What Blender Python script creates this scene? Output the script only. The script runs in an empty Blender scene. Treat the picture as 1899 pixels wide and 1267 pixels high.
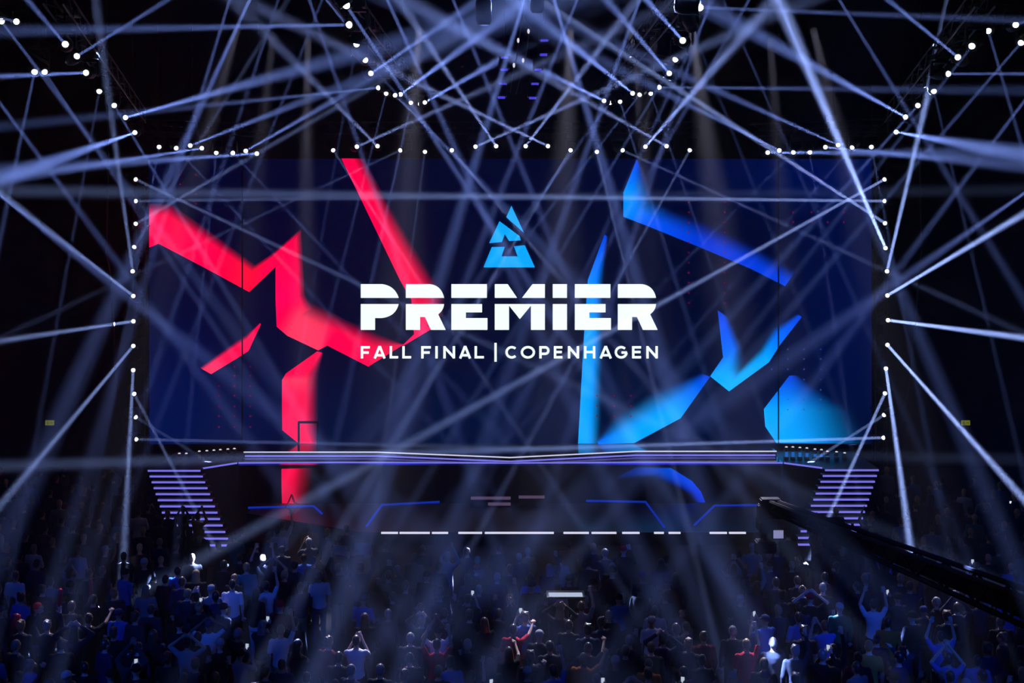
import bpy, bmesh, math, random
import numpy as np
from mathutils import Vector, Matrix, Euler

# ------------------------------------------------------------------ camera, world, exposure
sc = bpy.context.scene
COL = sc.collection
F, CX, HY, HC = 2250.0, 946.0, 398.0, 10.4          # focal length in px of the 1899x1267 frame, vanishing point, eye height
cam = bpy.data.cameras.new('camera')
cam_ob = bpy.data.objects.new('camera', cam)
COL.objects.link(cam_ob)
sc.camera = cam_ob
cam.sensor_width = 36
cam.lens = 36 * F / 1899
cam.clip_end = 300
cam_ob.location = (0, 0, HC)
cam_ob.rotation_euler = (math.pi / 2, 0, 0)
cam.shift_x = (949.5 - CX) / 1899
cam.shift_y = -(633.5 - HY) / 1899
sc.view_settings.view_transform = 'Standard'
sc.view_settings.look = 'None'
sc.view_settings.exposure = 0.0
sc.view_settings.gamma = 1.0
sc.view_settings.use_curve_mapping = False
c = sc.cycles
c.volume_bounces = 0
c.max_bounces = 4
c.diffuse_bounces = 1
c.glossy_bounces = 2
c.transmission_bounces = 2
c.use_adaptive_sampling = False
c.sample_clamp_indirect = 4
world = bpy.data.worlds.new('hall_dark')
sc.world = world
world.use_nodes = True
world.node_tree.nodes['Background'].inputs[0].default_value = (0.004, 0.006, 0.02, 1)
world.node_tree.nodes['Background'].inputs[1].default_value = 0.03
BEAM = 5.6          # master level of all the stage lamps
CONE = .84         # all beam angles
rnd = random.Random(11)


def P(x, y, Y):
    """the point of the hall at depth Y seen at pixel x, y"""
    return Vector(((x - CX) * Y / F, Y, HC - (y - HY) * Y / F))


def flux(watt, deg):
    """power of a disc lamp spreading by deg that is as bright along its axis as a spot of this power"""
    return watt / (4 * math.pi ** 2) * 2 * math.pi * (1 - math.cos(math.radians(deg) / 2))


def wash(name, loc, tgt, col, watt, deg, blend=.6, size=.3):
    l = bpy.data.lights.new(name, 'AREA')
    o = bpy.data.objects.new(name, l)
    COL.objects.link(o)
    l.shape, l.size, l.spread, l.color = 'DISK', size * 2, math.radians(deg * 1.3), col
    l.energy = flux(watt, deg * 1.3)
    o.location = loc
    o.rotation_euler = (Vector(tgt) - Vector(loc)).to_track_quat('-Z', 'Y').to_euler()
    return o


# blue wash lamps of the house rig, behind and above the camera seats: soft pools over parts of the crowd
for _x, _px, _py, _Y, _w, _d in ((-12, 260, 1220, 25, 26000, 9), (-9, 430, 1070, 29, 26000, 7), (-3, 700, 1150, 26, 12000, 10), (0, 900, 1040, 31, 42000, 5), (2, 1010, 1040, 31, 34000, 4),
                                 (5, 1180, 1030, 31, 30000, 5), (8, 1460, 1060, 29, 24000, 7), (12, 1660, 1190, 25, 34000, 9), (9, 1530, 1230, 24, 26000, 7), (13, 1790, 1060, 29, 24000, 8), (-13, 100, 1090, 28, 14000, 9), (0, 946, 1200, 24, 5000, 24)):
    wash('blue_wash', (_x, 4, 20), P(_px, _py, _Y), (.006, .085, 1), _w * .75, _d, 1.0)
# white key lamps in the grid over the stage, pointing out at the audience
for _sx, _sy, _px, _py, _Y, _w, _d in ((2, 40, 1010, 1190, 25.5, 26000, 8), (6, 40, 1440, 1225, 24.5, 32000, 7), (-7, 42, 560, 1010, 32, 44000, 5),
                                       (-9, 40, 120, 1160, 26, 20000, 6), (10, 40, 1760, 1110, 27, 18000, 7), (-3, 40, 690, 1230, 24.5, 24000, 8),
                                       (5, 42, 1130, 1025, 31, 34000, 3), (9, 42, 1500, 1085, 28.5, 20000, 5), (-8, 41, 390, 1080, 29, 14000, 6),
                                       (4, 40, 1230, 1195, 25, 22000, 7)):
    wash('audience_key', (_sx, _sy, 16.5), P(_px, _py, _Y), (.55, .55, .8), _w * 3.8, _d * .85, .9, .12)


# ------------------------------------------------------------------ materials
def lin(c3):
    return tuple(((v / 255) / 12.92 if v / 255 <= .04045 else ((v / 255 + .055) / 1.055) ** 2.4) for v in c3)


def mat(name, col, rough=.6, metal=0.0, spec=.5, bump=0.0, scale=40, var=.15):
    m = bpy.data.materials.new(name)
    m.use_nodes = True
    nt = m.node_tree
    b = nt.nodes['Principled BSDF']
    b.inputs['Roughness'].default_value = rough
    b.inputs['Metallic'].default_value = metal
    b.inputs['Specular IOR Level'].default_value = spec
    tc = nt.nodes.new('ShaderNodeTexCoord')
    n = nt.nodes.new('ShaderNodeTexNoise')
    n.inputs['Scale'].default_value = scale
    nt.links.new(tc.outputs['Object'], n.inputs['Vector'])
    mx = nt.nodes.new('ShaderNodeMix')
    mx.data_type = 'RGBA'
    mx.inputs['A'].default_value = (*[v * (1 - var) for v in col], 1)
    mx.inputs['B'].default_value = (*[min(1, v * (1 + var)) for v in col], 1)
    nt.links.new(n.outputs['Fac'], mx.inputs['Factor'])
    nt.links.new(mx.outputs['Result'], b.inputs['Base Color'])
    if bump:
        bp = nt.nodes.new('ShaderNodeBump')
        bp.inputs['Strength'].default_value = bump
        nt.links.new(n.outputs['Fac'], bp.inputs['Height'])
        nt.links.new(bp.outputs['Normal'], b.inputs['Normal'])
    return m


def glow(name, col, strength=1.0, attr=False, alpha=False):
    m = bpy.data.materials.new(name)
    m.use_nodes = True
    nt = m.node_tree
    nt.nodes.clear()
    o = nt.nodes.new('ShaderNodeOutputMaterial')
    e = nt.nodes.new('ShaderNodeEmission')
    e.inputs['Strength'].default_value = strength
    if attr:
        a = nt.nodes.new('ShaderNodeVertexColor')
        a.layer_name = 'Col'
        nt.links.new(a.outputs['Color'], e.inputs['Color'])
        if alpha:
            tr, mx = nt.nodes.new('ShaderNodeBsdfTransparent'), nt.nodes.new('ShaderNodeMixShader')
            nt.links.new(a.outputs['Alpha'], mx.inputs[0])
            nt.links.new(tr.outputs[0], mx.inputs[1])
            nt.links.new(e.outputs[0], mx.inputs[2])
            nt.links.new(mx.outputs[0], o.inputs['Surface'])
            m.cycles.emission_sampling = 'NONE'
            return m
    else:
        e.inputs['Color'].default_value = (*col, 1)
    nt.links.new(e.outputs[0], o.inputs['Surface'])
    m.cycles.emission_sampling = 'NONE'
    return m


M = dict(
    floor=mat('hall_floor', (.007, .0075, .009), .85, spec=.15, scale=3),
    wall=mat('black_drape', (.0022, .003, .009), .95, spec=.1, scale=2),
    banner=mat('grey_banner', (.016, .014, .018), .9, spec=.1),
    truss=mat('black_truss_paint', (.02, .02, .022), .5, scale=60),
    body=mat('lamp_housing', (.018, .018, .02), .45, scale=60),
    rubber=mat('black_rubber', (.01, .01, .01), .7),
    deck=mat('stage_gloss', (.008, .009, .012), .12, spec=.6, scale=1.5),
    deckmatt=mat('stage_matt', (.02, .021, .026), .4, scale=6),
    fascia=mat('stage_fascia', (.01, .011, .016), .35, scale=4),
    crane=mat('crane_black', (.006, .006, .006), .8, spec=.15),
    steelwire=mat('dark_wire', (.03, .03, .03), .5),
    steel=mat('steel', (.25, .25, .27), .35, 1.0),
    lens=glow('lamp_lens', (.93, .95, 1), 4),
    lens_dim=glow('lamp_lens_dim', (.9, .92, 1), .9),
    led_white=glow('led_white', lin((225, 225, 250)), 1.0),
    led_violet=glow('led_violet', lin((128, 122, 246)), .95),
    led_blue=glow('led_blue', lin((18, 58, 215)), .55),
    sheen_col=glow('step_sheen', (1, 1, 1), 1.0, True),
    screen=glow('screen_image', (1, 1, 1), 1.3, True),
    overlay=glow('screen_graphic', (1, 1, 1), 1.3, True, True),
    letter=glow('screen_white', lin((243, 255, 251)), 1.22),
    emblem=glow('screen_azure', lin((6, 165, 255)), 1.22),
    dotred=glow('screen_red_dot', lin((120, 4, 60)), 1.0),
    dotblue=glow('screen_blue_dot', lin((66, 86, 170)), 1.0),
    exitface=glow('exit_face', lin((120, 125, 30)), .75),
    exitmark=glow('exit_mark', lin((60, 66, 22)), .6),
    phone=glow('phone_screen', lin((190, 205, 225)), .9),
    monitor=glow('monitor_face', lin((150, 150, 200)), .8),
    underglow=glow('blue_underglow', lin((80, 70, 235)), .9),
    spark=glow('spark_lens', lin((230, 225, 240)), 1.0),
    red=mat('red_plastic', (.75, .02, .05), .35),
    card=mat('white_card', (.5, .5, .52), .8),
)
SKIN = [mat('skin_' + n, col, .55, spec=.3, scale=30, var=.06) for n, col in (('fair', (.62, .38, .27)), ('tan', (.46, .26, .17)), ('brown', (.2, .1, .06)))]
HAIR = dict(brown=mat('hair_brown', (.07, .035, .018), .5, bump=.5, scale=90, var=.4), black=mat('hair_black', (.014, .012, .012), .45, bump=.5, scale=90, var=.4),
            blond=mat('hair_blond', (.36, .22, .1), .5, bump=.5, scale=90, var=.3), grey=mat('hair_grey', (.2, .19, .185), .55, bump=.5, scale=90, var=.3))
SHIRT = {n: mat('cloth_' + n, col, .9, spec=.1, bump=.2, scale=60) for n, col in dict(
    black=(.012, .012, .014), charcoal=(.035, .036, .04), navy=(.016, .022, .06), grey=(.2, .2, .21), white=(.62, .62, .64), blue=(.05, .14, .45), red=(.5, .02, .04),
    maroon=(.1, .012, .02), teal=(.02, .16, .2), orange=(.5, .16, .03), green=(.03, .1, .05)).items()}
TROUSERS = {n: mat('denim_' + n, col, .9, spec=.1, scale=60) for n, col in dict(black=(.012, .012, .014), jeans=(.03, .05, .11), khaki=(.2, .16, .1), pale=(.5, .5, .5)).items()}
CAPM = {n: mat('cap_' + n, col, .8, spec=.1) for n, col in dict(white=(.36, .36, .37), black=(.012, .012, .012), red=(.5, .02, .04), navy=(.02, .03, .1)).items()}


# ------------------------------------------------------------------ object helpers
def link(o, parent=None, loc=None, rot=None):
    COL.objects.link(o)
    if parent is not None:
        o.parent = parent
    if loc is not None:
        o.location = loc
    if rot is not None:
        o.rotation_euler = rot
    return o


def tag(o, label=None, cat=None, group=None, kind=None):
    if label: o['label'] = label
    if cat: o['category'] = cat
    if group: o['group'] = group
    if kind: o['kind'] = kind
    return o


def empty(name, loc=(0, 0, 0), rz=0):
    o = bpy.data.objects.new(name, None)
    o.empty_display_size = .2
    return link(o, None, loc, (0, 0, rz))


def inst(name, mesh, parent=None, loc=None, rot=None, m=None):
    o = link(bpy.data.objects.new(name, mesh), parent, loc, rot)
    if m is not None:
        if len(mesh.materials) == 0:
            mesh.materials.append(m)
        s = o.material_slots[0]
        if s.material is not m:
            s.link = 'OBJECT'
            s.material = m
    return o


class MB:
    """collects boxes, tubes, lofts and prisms into one mesh"""

    def __init__(self):
        self.v, self.f, self.c = [], [], []

    def add(self, vs, fs):
        k = len(self.v)
        self.v += [tuple(v) for v in vs]
        self.f += [tuple(i + k for i in f) for f in fs]
        return self

    def box(self, c, s, rot=None):
        c = Vector(c)
        vs = [Vector((x * s[0] / 2, y * s[1] / 2, z * s[2] / 2)) for x in (-1, 1) for y in (-1, 1) for z in (-1, 1)]
        if rot is not None:
            vs = [rot @ v for v in vs]
        return self.add([c + v for v in vs], [(0, 1, 3, 2), (4, 6, 7, 5), (0, 4, 5, 1), (2, 3, 7, 6), (0, 2, 6, 4), (1, 5, 7, 3)])

    def cone(self, a, b, ra, rb, n=8, cap=True):
        a, b = Vector(a), Vector(b)
        q = (b - a).to_track_quat('Z', 'Y')
        vs = []
        for p, r in ((a, ra), (b, rb)):
            for i in range(n):
                t = 2 * math.pi * i / n
                vs.append(p + q @ Vector((r * math.cos(t), r * math.sin(t), 0)))
        fs = [(i, (i + 1) % n, n + (i + 1) % n, n + i) for i in range(n)]
        if cap:
            fs += [tuple(range(n - 1, -1, -1)), tuple(range(n, 2 * n))]
        return self.add(vs, fs)

    def tube(self, pts, r, n=6):
        pts = [Vector(p) for p in pts]
        vs = []
        for i, p in enumerate(pts):
            d = (pts[min(i + 1, len(pts) - 1)] - pts[max(i - 1, 0)]).normalized()
            q = d.to_track_quat('Z', 'Y')
            for k in range(n):
                t = 2 * math.pi * k / n
                vs.append(p + q @ Vector((r * math.cos(t), r * math.sin(t), 0)))
        fs = []
        for i in range(len(pts) - 1):
            for k in range(n):
                a, b = i * n + k, i * n + (k + 1) % n
                fs.append((a, b, b + n, a + n))
        fs += [tuple(range(n - 1, -1, -1)), tuple(range((len(pts) - 1) * n, len(pts) * n))]
        return self.add(vs, fs)

    def loft(self, rings, n=14):
        """rings of (centre, rx, ry) stacked along z"""
        vs = []
        for c0, rx, ry in rings:
            for i in range(n):
                t = 2 * math.pi * i / n
                vs.append((c0[0] + rx * math.cos(t), c0[1] + ry * math.sin(t), c0[2]))
        fs = []
        for j in range(len(rings) - 1):
            for i in range(n):
                a, b = j * n + i, j * n + (i + 1) % n
                fs.append((a, b, b + n, a + n))
        k = (len(rings) - 1) * n
        fs += [tuple(range(n - 1, -1, -1)), tuple(range(k, k + n))]
        return self.add(vs, fs)

    def ball(self, c0, r, n=12, rot=None):
        if not hasattr(r, '__len__'):
            r = (r, r, r)
        c0 = Vector(c0)
        vs, fs = [Vector((0, 0, r[2]))], []
        h = n // 2
        for j in range(1, h):
            a = math.pi * j / h
            for i in range(n):
                t = 2 * math.pi * i / n
                vs.append(Vector((r[0] * math.sin(a) * math.cos(t), r[1] * math.sin(a) * math.sin(t), r[2] * math.cos(a))))
        vs.append(Vector((0, 0, -r[2])))
        for i in range(n):
            fs.append((0, 1 + i, 1 + (i + 1) % n))
        for j in range(h - 2):
            for i in range(n):
                a, b = 1 + j * n + i, 1 + j * n + (i + 1) % n
                fs.append((a, a + n, b + n, b))
        k = 1 + (h - 2) * n
        for i in range(n):
            fs.append((k + i, len(vs) - 1, k + (i + 1) % n))
        if rot is not None:
            vs = [rot @ v for v in vs]
        return self.add([c0 + v for v in vs], fs)

    def limb(self, a, b, ra, rb, n=10):
        return self.ball(a, ra, n).ball(b, rb, n).cone(a, b, ra, rb, n)

    def prism(self, pts, z0, z1):
        """vertical prism over a plan outline (x, y)"""
        n = len(pts)
        vs = [(p[0], p[1], z0) for p in pts] + [(p[0], p[1], z1) for p in pts]
        ar = sum(pts[i][0] * pts[(i + 1) % n][1] - pts[(i + 1) % n][0] * pts[i][1] for i in range(n))
        fs = [(i, (i + 1) % n, n + (i + 1) % n, n + i) for i in range(n)] + [tuple(range(n - 1, -1, -1)), tuple(range(n, 2 * n))]
        if ar < 0:
            fs = [tuple(reversed(f)) for f in fs]
        return self.add(vs, fs)

    def mesh(self, name, smooth=False, bevel=0):
        me = bpy.data.meshes.new(name)
        me.from_pydata(self.v, [], self.f)
        if bevel:
            bm = bmesh.new()
            bm.from_mesh(me)
            bmesh.ops.bevel(bm, geom=[e for e in bm.edges if len(e.link_faces) == 2 and e.calc_face_angle(0) > .6], offset=bevel, segments=2, affect='EDGES')
            bm.to_mesh(me)
            bm.free()
        if smooth:
            me.polygons.foreach_set('use_smooth', [True] * len(me.polygons))
        me.update()
        return me

    def build(self, name, m, parent=None, loc=None, rot=None, smooth=False, bevel=0):
        return inst(name, self.mesh(name, smooth, bevel), parent, loc, rot, m)


def remesh(mb, voxel, name):
    """union of the closed shapes in mb as one continuous surface"""
    me = mb.mesh(name)
    o = bpy.data.objects.new(name, me)
    COL.objects.link(o)
    r = o.modifiers.new('r', 'REMESH')
    r.mode = 'VOXEL'
    r.voxel_size = voxel
    s = o.modifiers.new('s', 'SMOOTH')
    s.factor, s.iterations = .5, 3
    dg = bpy.context.evaluated_depsgraph_get()
    out = bpy.data.meshes.new_from_object(o.evaluated_get(dg))
    out.name = name
    bpy.data.objects.remove(o)
    bpy.data.meshes.remove(me)
    out.polygons.foreach_set('use_smooth', [True] * len(out.polygons))
    return out


# ------------------------------------------------------------------ the hall
WX, YB, ZC = 30.0, 50.0, 23.0


def struct(name, mb, m):
    return tag(mb.build(name, m), kind='structure')


struct('floor', MB().box((0, (YB - 8) / 2, -.1), (2 * WX, YB + 8, .2)), M['floor'])
struct('ceiling', MB().box((0, (YB - 8) / 2, ZC + .1), (2 * WX, YB + 8, .2)), M['wall'])
struct('wall_back', MB().box((0, YB + .1, ZC / 2), (2 * WX, .2, ZC)), M['wall'])
struct('wall_left', MB().box((-WX - .1, (YB - 8) / 2, ZC / 2), (.2, YB + 8, ZC)), M['wall'])
struct('wall_right', MB().box((WX + .1, (YB - 8) / 2, ZC / 2), (.2, YB + 8, ZC)), M['wall'])
# the haze that makes every beam visible fills the whole hall
hm = bpy.data.materials.new('theatrical_haze')
hm.use_nodes = True
nt = hm.node_tree
nt.nodes.clear()
_o = nt.nodes.new('ShaderNodeOutputMaterial')
_v = nt.nodes.new('ShaderNodeVolumeScatter')
_v.inputs['Density'].default_value = .0043
_v.inputs['Anisotropy'].default_value = .2
nt.links.new(_v.outputs[0], _o.inputs['Volume'])
hm.cycles.volume_sampling = 'EQUIANGULAR'
tag(MB().box((0, (YB - 8) / 2, ZC / 2), (2 * WX + .3, YB + 9, ZC + .3)).build('haze', hm), 'thin theatrical haze filling the whole dark hall', 'haze', kind='stuff')

# ------------------------------------------------------------------ video wall
YS = 45.0


def bgcol(x, y):
    b = np.array([0., 4., 35.])
    b += np.array([0, 10, 32]) * math.exp(-((x - 300) / 190) ** 2 - ((y - 760) / 190) ** 2)
    b += np.array([0, 7, 26]) * math.exp(-((x - 1590) / 150) ** 2 - ((y - 560) / 260) ** 2)
    b += np.array([0, 7, 28]) * math.exp(-((x - 1500) / 260) ** 2 - ((y - 320) / 60) ** 2)
    b += np.array([0, 10, 14]) * math.exp(-((x - 700) / 330) ** 2 - ((y - 790) / 110) ** 2)
    b += np.array([0, 8, 14]) * math.exp(-((x - 1250) / 300) ** 2 - ((y - 760) / 120) ** 2)
    return b


class Paint:
    """coloured flat patches of a lit screen at depth Y"""

    def __init__(self, Y):
        self.Y, self.v, self.f, self.c = Y, [], [], []
        self.n = 0

    def grid(self, rows):
        """rows of (x, y, colour)"""
        k, w = len(self.v), len(rows[0])
        for r in rows:
            for x, y, col in r:
                self.v.append(tuple(P(x, y, self.Y - .0008 * self.n)))
                self.c.append((*lin(np.clip(col[:3], 0, 255)), col[3] if len(col) > 3 else 1.0))
        self.n += 1
        for j in range(len(rows) - 1):
            for i in range(w - 1):
                self.f.append((k + j * w + i, k + (j + 1) * w + i, k + (j + 1) * w + i + 1, k + j * w + i + 1))

    def fade(self, A, B, cols, stops, n=10, sub=4):
        """patch between the crisp edge A and the faded edge B; stops: (t, amount of own colour)"""
        def dens(L):
            out = []
            for a, b in zip(L[:-1], L[1:]):
                for s in range(sub):
                    out.append([p + (q - p) * s / sub for p, q in zip(a, b)])
            out.append(list(L[-1]))
            return out
        A2, B2, C2 = dens(A), dens(B), dens(cols)
        rows = []
        for j in range(n + 1):
            t = j / n
            am = np.interp(t, [s[0] for s in stops], [s[1] for s in stops])
            am = am * am * (3 - 2 * am) if 0 < am < 1 else am
            rows.append([(a[0] + (b[0] - a[0]) * t, a[1] + (b[1] - a[1]) * t, (*cc, am))
                         for a, b, cc in zip(A2, B2, C2)])
        self.grid(rows)

    def build(self, name, parent, m):
        me = bpy.data.meshes.new(name)
        me.from_pydata(self.v, [], self.f)
        ca = me.color_attributes.new('Col', 'FLOAT_COLOR', 'POINT')
        ca.data.foreach_set('color', np.array([(*c0[:3], c0[3] if len(c0) > 3 else 1) for c0 in self.c], dtype=np.float32).ravel())
        me.update()
        return inst(name, me, parent, m=m)


def flat(polys, Y, thick=.004):
    """thin raised plates cut to outlines given in pixels"""
    bm = bmesh.new()
    for pl in polys:
        vs = [bm.verts.new(P(x, y, Y)) for x, y in pl]
        f = bm.faces.new(vs)
        if f.normal.dot(Vector((0, 1, 0))) > 0 or (f.normal_update() or f.normal.y > 0):
            f.normal_flip()
    bmesh.ops.triangulate(bm, faces=bm.faces[:])
    me = bpy.data.meshes.new('plate')
    bm.to_mesh(me)
    bm.free()
    return me


def arc(p0, p1, p2, n=8):
    """quadratic curve"""
    return [tuple((1 - t) ** 2 * a + 2 * t * (1 - t) * b + t * t * d for a, b, d in zip(p0, p1, p2)) for t in [i / n for i in range(n + 1)]]


wall = empty('video_wall', P(946, 822, YS) + Vector((0, .3, 0)))
tag(wall, 'giant dark blue video wall behind the stage with red and blue shards and white lettering', 'video wall')
inv = Matrix.Translation(-wall.location)


def wpart(o):
    o.parent = wall
    o.matrix_parent_inverse = inv
    return o


a, b = P(275, 295, YS), P(1617, 824, YS)
wpart(MB().box(((a.x + b.x) / 2, YS + .16, (a.z + b.z) / 2), (b.x - a.x + .06, .3, a.z - b.z + .06)).build('cabinet', M['body']))
pa = Paint(YS)
xs, ys = np.linspace(275, 1617, 49), np.linspace(295, 824, 21)
pa.grid([[(x, y, bgcol(x, y)) for x in xs] for y in ys])
wpart(pa.build('screen', None, M['screen']))
R, R2, RD = (255, 0, 72), (255, 52, 92), (215, 0, 62)
pa = Paint(YS - .004)
pa.fade([(275, 460), (294, 452), (380, 497), (462, 541.6)], [(275, 376), (318, 378), (400, 436), (474, 492)], [R, R, R, (255, 0, 50)], [(0, 1), (.6, 1), (1, 0)])
pa.fade([(462, 541.6), (486, 519), (512, 494)], [(470, 493), (505, 470), (557, 425)], [(255, 0, 50), R, R], [(0, 1), (.72, 1), (1, 0)])
pa.fade([(511, 494), (511, 555), (513, 606)], [(559, 424), (566, 548), (580, 572)], [R, (255, 0, 85), R], [(0, 1), (.7, 1), (1, 0)])
pa.fade([(513, 606), (533, 623), (590, 650), (607, 641), (683, 680), (746, 641)], [(545, 552), (566, 556), (600, 570), (640, 592), (700, 618), (748, 638)], [R, R2, R2, R, R, RD], [(0, 1), (.45, 1), (1, 0)])
pa.fade([(633, 294), (690, 412), (742, 520), (763, 556), (766, 600), (768, 622)], [(676, 294), (728, 390), (806, 520), (826, 550), (822, 585), (799, 609)], [R, R, R, RD, R, R], [(0, 1), (.3, 1), (1, 0)])
pa.fade([(768, 622), (778, 606)], [(799, 611), (800, 606)], [R, R], [(0, 1), (1, 1)])
pa.fade([(746, 641), (768, 620)], [(749, 641), (799, 611)], [(255, 0, 90), R], [(0, 1), (1, 1)])
pa.fade([(391.6, 694), (439, 665), (461, 651), (484, 601)], [(370, 682), (436, 634), (455, 622), (482, 599)], [R2, R, R, R], [(0, 1), (.6, 1), (1, 0)])
pa.fade([(588, 652), (530, 693), (523, 705), (523, 750), (523.5, 798), (553, 822)], [(600, 655), (592, 690), (591, 705), (590, 750), (590, 798), (590, 823)], [R, R, R2, R, R, R], [(0, 1), (.52, 1), (1, 0)], 14)
wpart(pa.build('red_graphic', None, M['overlay']))
B, BM_, BD = (0, 160, 255), (0, 110, 250), (0, 62, 215)
pa = Paint(YS - .004)
pa.fade([(1181, 296), (1156, 357), (1156, 402), (1200, 419), (1296, 458), (1391, 498), (1456, 531)], [(1190, 318), (1204, 345), (1218, 372), (1250, 390), (1320, 415), (1405, 458), (1476, 502)],
        [BD, (0, 140, 255), (0, 130, 255), (0, 82, 235), (0, 52, 205), (0, 58, 215), BD], [(0, 1), (.25, .9), (1, 0)])
pa.fade([(1121, 435), (1090, 520), (1083, 623), (1072, 823)], [(1128, 440), (1120, 520), (1120, 623), (1114, 823)], [BD, (0, 130, 255), (0, 150, 255), B], [(0, 1), (.35, 1), (1, 0)])
pa.fade([(1110, 824), (1176, 822), (1262, 776), (1317, 699)], [(1106, 818), (1140, 770), (1215, 722), (1298, 692)], [BM_, B, B, BD], [(0, 1), (.3, .95), (1, 0)])
pa.fade([(1331, 576), (1341, 663), (1317, 698), (1352, 726)], [(1352, 590), (1376, 640), (1380, 676), (1376, 692)], [BD, BM_, B, (0, 172, 255)], [(0, 1), (.45, .95), (1, 0)])
pa.fade([(1352, 726), (1426, 672), (1447, 639), (1487, 588)], [(1372, 684), (1408, 646), (1434, 606), (1478, 582)], [(0, 172, 255), B, BM_, BD], [(0, 1), (.4, .95), (1, 0)])
pa.fade([(1464, 697), (1416.5, 759), (1419, 791), (1440, 822)], [(1480, 696), (1585, 764), (1604, 800), (1612, 823)], [BD, B, B, B], [(0, 1), (.25, .85), (1, 0)], 14)
wpart(pa.build('blue_graphic', None, M['overlay']))
emb = [[(948.4, 381.6), (939, 403), (971.6, 432)], [(926.3, 410.3), (963.5, 438), (966, 446), (944, 447), (936.2, 434.6), (930.7, 449), (907, 451.2)],
       [(912, 458.4), (936.2, 457.8), (930.2, 475.5), (960, 475.5), (952.8, 456.7), (973.3, 455), (992, 496), (896.5, 496)]]
wpart(inst('emblem', flat(emb, YS - .02), None, m=M['emblem']))
u0, u1, l0, l1 = 527, 552.6, 564, 612


def rect(x0, x1, y0, y1):
    return [(x0, y0), (x1, y0), (x1, y1), (x0, y1)]


def bigR(x, w=0):
    return [[(x, u0), (x + 44, u0)] + arc((x + 44, u0), (x + 66, u0 + 2), (x + 71, u1)) + [(x, u1)],
            [(x, l0)] + arc((x + 71, l0), (x + 70, l0 + 12), (x + 60, l0 + 19), 5) + [(x + 74, l1), (x + 46.5, l1), (x + 35.5, 588), (x + 26.4, 588), (x + 26.4, l1), (x, l1)]]


def bigE(x):
    return [rect(x, x + 66, u0, u1), [(x, l0), (x + 57, l0), (x + 57, 579.5), (x + 27, 579.5), (x + 27, 590), (x + 67, 590), (x + 67, l1), (x, l1)]]


title = [[(669, u0), (709, u0)] + arc((709, u0), (732, u0 + 3), (739.5, u1)) + [(669, u1)],
         [(669, l0)] + arc((739.4, l0), (734, 587), (708, 590)) + [(695.6, 590), (695.6, l1), (669, l1)]]
title += bigR(752.6) + bigE(837)
title += [[(917.5, u0), (941.5, u0), (959, u1), (917.5, u1)], [(968, u1), (987.5, u0), (1010.5, u0), (1010.5, u1)],
          [(917.5, l0), (1010.5, l0), (1010.5, l1), (984.6, l1), (984.6, 567), (964, 592), (944, 567), (944, l1), (917.5, l1)]]
title += [rect(1025, 1051.5, u0, u1), rect(1025, 1051.5, l0, l1)] + bigE(1066) + bigR(1145.7)
clean = []
for pl in title:
    q = [pl[0]]
    for p in pl[1:]:
        if abs(p[0] - q[-1][0]) + abs(p[1] - q[-1][1]) > .3:
            q.append(p)
    clean.append(q)
wpart(inst('title_lettering', flat(clean, YS - .02), None, m=M['letter']))


def stroke(mb, pts, w=4.6):
    """letter stroke of even width, in pixels on the screen"""
    for (x0, y0), (x1, y1) in zip(pts[:-1], pts[1:]):
        d = Vector((x1 - x0, y1 - y0, 0))
        if d.length < 1e-6:
            continue
        d.normalize()
        n = Vector((-d.y, d.x, 0)) * w / 2
        q = [P(x + s * n.x, y + s * n.y, YS - .02) for x, y, s in ((x0, y0, 1), (x0, y0, -1), (x1, y1, -1), (x1, y1, 1))]
        mb.add(q, [(0, 1, 2, 3)])


def oval(cx, cy, rx, ry, a0, a1, n=18):
    return [(cx + rx * math.cos(math.radians(a0 + (a1 - a0) * i / n)), cy + ry * math.sin(math.radians(a0 + (a1 - a0) * i / n))) for i in range(n + 1)]


mbt = MB()
t0, t1, tm = 642, 665, 653
ti, bi = t0 + 2.3, t1 - 2.3


def small(ch, x, w):
    xi, xo = x + 2.3, x + w - 2.3
    S = lambda p: stroke(mbt, p)
    if ch == 'F': S([(xi, t0), (xi, t1)]); S([(x, ti), (x + w, ti)]); S([(x, tm + 1), (x + w - 2, tm + 1)])
    if ch == 'A': S([(xi, t1), (x + w / 2, t0)]); S([(xo, t1), (x + w / 2, t0)]); S([(x + w * .22, tm + 6), (x + w * .78, tm + 6)])
    if ch == 'L': S([(xi, t0), (xi, t1)]); S([(x, bi), (x + w, bi)])
    if ch == 'I': S([(x + w / 2, t0), (x + w / 2, t1)])
    if ch == 'N': S([(xi, t0), (xi, t1)]); S([(xo, t0), (xo, t1)]); S([(xi, t0 + 2), (xo, t1 - 2)])
    if ch == 'H': S([(xi, t0), (xi, t1)]); S([(xo, t0), (xo, t1)]); S([(xi, tm), (xo, tm)])
    if ch == 'E': S([(xi, t0), (xi, t1)]); S([(x, ti), (x + w, ti)]); S([(x, tm), (x + w - 1, tm)]); S([(x, bi), (x + w, bi)])
    if ch == 'P': S([(xi, t0), (xi, t1)]); S([(x, ti), (x + w - 6, ti)] + oval(x + w - 7.5, ti + 6, 5.5, 6, -80, 90, 10) + [(x, ti + 12)])
    if ch == 'O': S(oval(x + w / 2, tm + .5, w / 2 - 2.3, 9.6, 0, 360, 26))
    if ch == 'C': S(oval(x + w / 2 + .5, tm + .5, w / 2 - 1.8, 9.6, 45, 315, 20))
    if ch == 'G': S(oval(x + w / 2, tm + .5, w / 2 - 2, 9.6, 315, 0 + 5, 20)); S([(x + w - 1, tm + 1), (x + w / 2 + .5, tm + 1)])


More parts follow.
